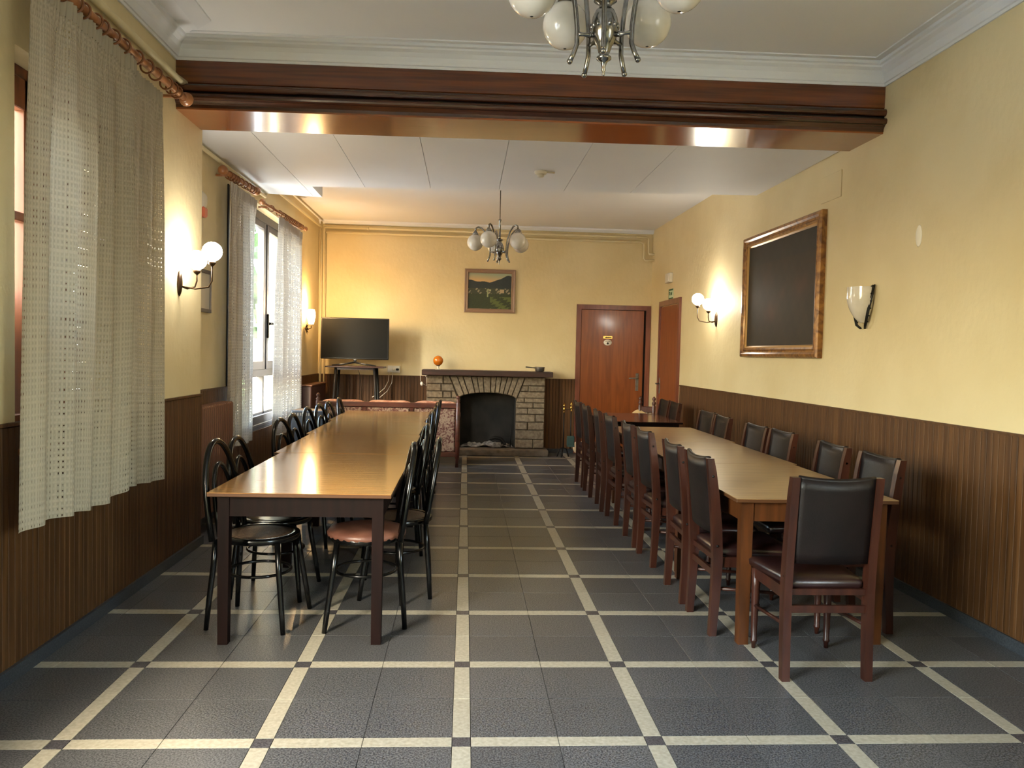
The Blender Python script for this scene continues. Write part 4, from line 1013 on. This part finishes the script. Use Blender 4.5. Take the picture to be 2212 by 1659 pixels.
# unlit uplighter
up = thing('uplighter', 'unlit frosted glass wall uplighter with a black metal ladder bracket right of the painting', 'wall lamp', (rw(2.47), 2.47, 1.83), RWROT)
def shade(u, v):
    a = PI+PI*u; r_ = .012+.093*math.sin(PI/2*min(1, v*1.3+.02))**.62
    return (r_*math.cos(a)*1.05, r_*math.sin(a)*1.15-.012, -.125+.245*v)
MB().grid(shade, 22, 14).build('glass_shade', M_opal, up, fix=False)
MB().grid(lambda u, v: (lambda p: (p[0]*.93, p[1]*.93-.001, p[2]))(shade(u, v)), 22, 14).build('shade_liner', M_opal, up, fix=False)
for s in (-1, 1):
    for q in (0, 1):
        MB().tube([(s*(.108+.022*q), -.018, .13), (s*(.105+.022*q), -.03, .05), (s*(.085+.02*q), -.04, -.05), (s*(.05+.018*q), -.035, -.14), (s*(.022+.012*q), -.02, -.165)], .0055, 6).build('bracket_bar', M_iron, up)
    for z, xx in ((.12, .108), (.07, .106), (.02, .098), (-.03, .088), (-.08, .072), (-.12, .056)):
        MB().tube([(s*xx, -.03, z), (s*(xx+.024), -.03, z)], .005, 6).build('rung', M_iron, up)
MB().box(-.03, .03, -.02, 0, -.06, .06).build('wall_plate', M_iron, up)

# ------------------------------------------------------------------ pictures
def painted_mesh(name, w, h, nx, nz, fn, parent, y, rough=.45):
    V = []; F = []; colr = []
    for j in range(nz+1):
        for i in range(nx+1): V.append((-w/2+w*i/nx, y, -h/2+h*j/nz))
    for j in range(nz):
        for i in range(nx):
            a = j*(nx+1)+i; F.append((a, a+1, a+nx+2, a+nx+1))
    me = bpy.data.meshes.new(name); me.from_pydata(V, [], F)
    at = me.color_attributes.new('paint', 'FLOAT_COLOR', 'POINT')
    for k, v in enumerate(V): at.data[k].color = lin(fn((v[0]+w/2)/w, (v[2]+h/2)/h))
    m = bpy.data.materials.new(name+'_paint'); m.use_nodes = True; b = m.node_tree.nodes['Principled BSDF']; b.inputs['Roughness'].default_value = rough
    a = m.node_tree.nodes.new('ShaderNodeVertexColor'); a.layer_name = 'paint'; m.node_tree.links.new(a.outputs[0], b.inputs['Base Color'])
    me.materials.append(m)
    o = bpy.data.objects.new(name, me); COL.objects.link(o); o.parent = parent; return o
def frame(parent, w, h, prof, m, name='frame_bar'):
    """mitred frame, prof = list of (inset from outer edge, depth towards the viewer)"""
    for side in range(4):
        n = len(prof); V = []
        for e in (-1, 1):
            for ins, d in prof:
                if side == 0: V.append((e*(w/2-ins), -d, h/2-ins))
                if side == 1: V.append((e*(w/2-ins), -d, -h/2+ins))
                if side == 2: V.append((w/2-ins, -d, e*(h/2-ins)))
                if side == 3: V.append((-w/2+ins, -d, e*(h/2-ins)))
        F = [tuple(range(n))[::-1], tuple(range(n, 2*n))]+[(i, (i+1) % n, n+(i+1) % n, n+i) for i in range(n)]
        MB().add(V, F).build(name, m, parent)
def noise2(x, y, s=0):
    return .5+.25*math.sin(7*x+3*y+s)+.15*math.sin(17*x-11*y+2*s)+.1*math.sin(31*x+23*y+s*3)
# landscape
pc = thing('landscape_painting', 'dark lake village landscape painting in a taupe frame above the fireplace', 'painting', (.318, YB, 2.33), 0)
def land(u, v):
    r = random.random()
    hill = .80+.15*math.exp(-((u-.9)/.22)**2)-.05*math.sin(3.0*u)+.012*math.sin(22*u)
    if v > hill+.0:
        t = (v-.8)/.2; a, b = (206, 170, 120), (150, 160, 136)
        c = [a[i]+(b[i]-a[i])*max(0, min(1, t+.35*u)) for i in range(3)]
    elif v > .58: c = (30+14*r, 40+12*r, 44+10*r)
    elif v > .42:
        c = (48+16*r, 54+14*r, 42+8*r)
        if noise2(u*4, v*5) > .72: c = (150, 140, 116)
    elif u > .5 and v < .34 and noise2(u*2, v*6, 2) > .5: c = (74+20*r, 88+18*r, 50)
    else: c = (36+20*r, 44+20*r, 26+10*r)
    if abs(u-.78) < .05 and abs(v-.5) < .05: c = (170, 150, 120)
    if abs(u-.5) < .03 and abs(v-.53) < .012: c = (190, 190, 150)
    if abs(u-.45) < .012 and .33 < v < .55: c = (140, 150, 110)
    return c
PW, PH = .735, .625
painted_mesh('canvas', PW-.11, PH-.11, 130, 110, land, pc, -.014)
frame(pc, PW, PH, [(0, 0), (0, .032), (.012, .036), (.03, .03), (.048, .034), (.058, .024), (.058, .005)], M_taupe)
MB().box(-PW/2+.02, PW/2-.02, -.012, -.002, -PH/2+.02, PH/2-.02).build('backing', M_dkframe, pc)
# large dark painting
bp = thing('large_dark_painting', 'large nearly black old painting in a gilded burl frame on the right wall', 'painting', (rw(3.93), 3.93, 2.03), RWROT)
def darkp(u, v):
    n = noise2(u*3, v*3, 1)*.6+noise2(u*8, v*7, 4)*.4
    c = [62+22*n, 50+16*n, 30+10*n]
    for (cu_, cv_, s_, a) in ((.82, .52, .10, 34), (.38, .32, .10, 36), (.55, .48, .06, 22), (.3, .62, .1, 14)):
        e = math.exp(-(((u-cu_)/s_)**2+((v-cv_)/(s_*1.1))**2)); c[0] += a*e; c[1] += a*.35*e
    if v > .8: c = [c[0]*.85, c[1]*.95, c[2]*1.15]
    return [q*.6 for q in c]
BW, BH = 1.65, 1.15
painted_mesh('canvas', BW-.2, BH-.2, 64, 48, darkp, bp, -.02, .7)
frame(bp, BW, BH, [(0, 0), (0, .04), (.01, .052), (.03, .055), (.045, .04), (.06, .038), (.07, .045), (.085, .04), (.085, .01)], M_gilt)
frame(bp, BW-.165, BH-.165, [(0, .008), (0, .036), (.012, .034), (.024, .022), (.024, .008)], M_gilt2, 'lip')
MB().box(-BW/2+.03, BW/2-.03, -.018, -.002, -BH/2+.03, BH/2-.03).build('backing', M_dkframe, bp)
# small frame on the recessed left wall
sp2 = thing('small_framed_print', 'small pale print in a dark grey frame behind the lit near left sconce', 'picture', (LX2, 3.52, 1.88), PI/2)
frame(sp2, .46, .34, [(0, 0), (0, .018), (.028, .02), (.03, .006)], M_dkframe)
MB().box(-.21, .21, -.01, -.002, -.15, .15).build('print', M_mirror, sp2)

# ------------------------------------------------------------------ small fixtures
sm = thing('smoke_detector', 'round off-white smoke detector on the low white ceiling', 'smoke detector', (.596, 3.915, ZL))
MB().lathe([(.052, 0), (.052, -.018), (.045, -.026), (.001, -.026)], 24).build('base', M_offw, sm)
MB().lathe([(.03, -.024), (.032, -.04), (.024, -.05), (.001, -.052)], 20).build('sensor', M_offw, sm)
MB().tube([(.04, 0, -.006), (.12, .01, -.006)], .008, 6).build('conduit', M_offw, sm)
em = thing('emergency_light', 'small white emergency light box above the green exit sign', 'emergency light', (rw(7.53), 7.53, 2.49), RWROT)
MB().cbox(-.11, .11, -.05, 0, -.065, .065, .006).build('housing', M_offw, em)
MB().cbox(0, .1, -.058, -.048, -.055, .055, .006).build('diffuser', M_white, em)
ex = thing('exit_sign', 'small green and pale exit sign plate above the orange right wall door', 'sign', (rw(7.47), 7.47, 2.275), RWROT)
MB().cbox(-.1, .1, -.008, 0, -.065, .065, .002).build('plate', M_palegr, ex)
MB().box(-.1, .1, -.011, -.007, .045, .065).box(-.1, .1, -.011, -.007, -.065, -.05).box(-.1, -.09, -.011, -.007, -.05, .045).build('green_border', M_green, ex)
MB().box(-.06, -.05, -.011, -.007, -.015, .03).box(-.075, -.035, -.011, -.007, .02, .03).box(-.005, .03, -.011, -.007, -.02, .02).box(.045, .055, -.011, -.007, -.015, .025).build('pictogram', M_green, ex)
tag(MB().cbox(LX2, LX2+.012, 4.21, 4.245, .98, 2.86, .003).build('shutter_strap', M_iron), 'dark vertical shutter strap on the left wall beside the radiator curtain', 'strap')
al = thing('alarm_sounder', 'pale dome alarm with a red lower part high on the recessed left wall', 'alarm', (LX2, 3.50, 2.56), PI/2)
MB().lathe([(.001, -.05), (.05, -.045), (.075, -.02), (.08, 0)], 22, (0, 0, .02), 'y').build('dome', M_offw, al)
MB().cbox(-.04, .045, -.05, 0, -.11, -.03, .012).build('strobe', M_redp, al)
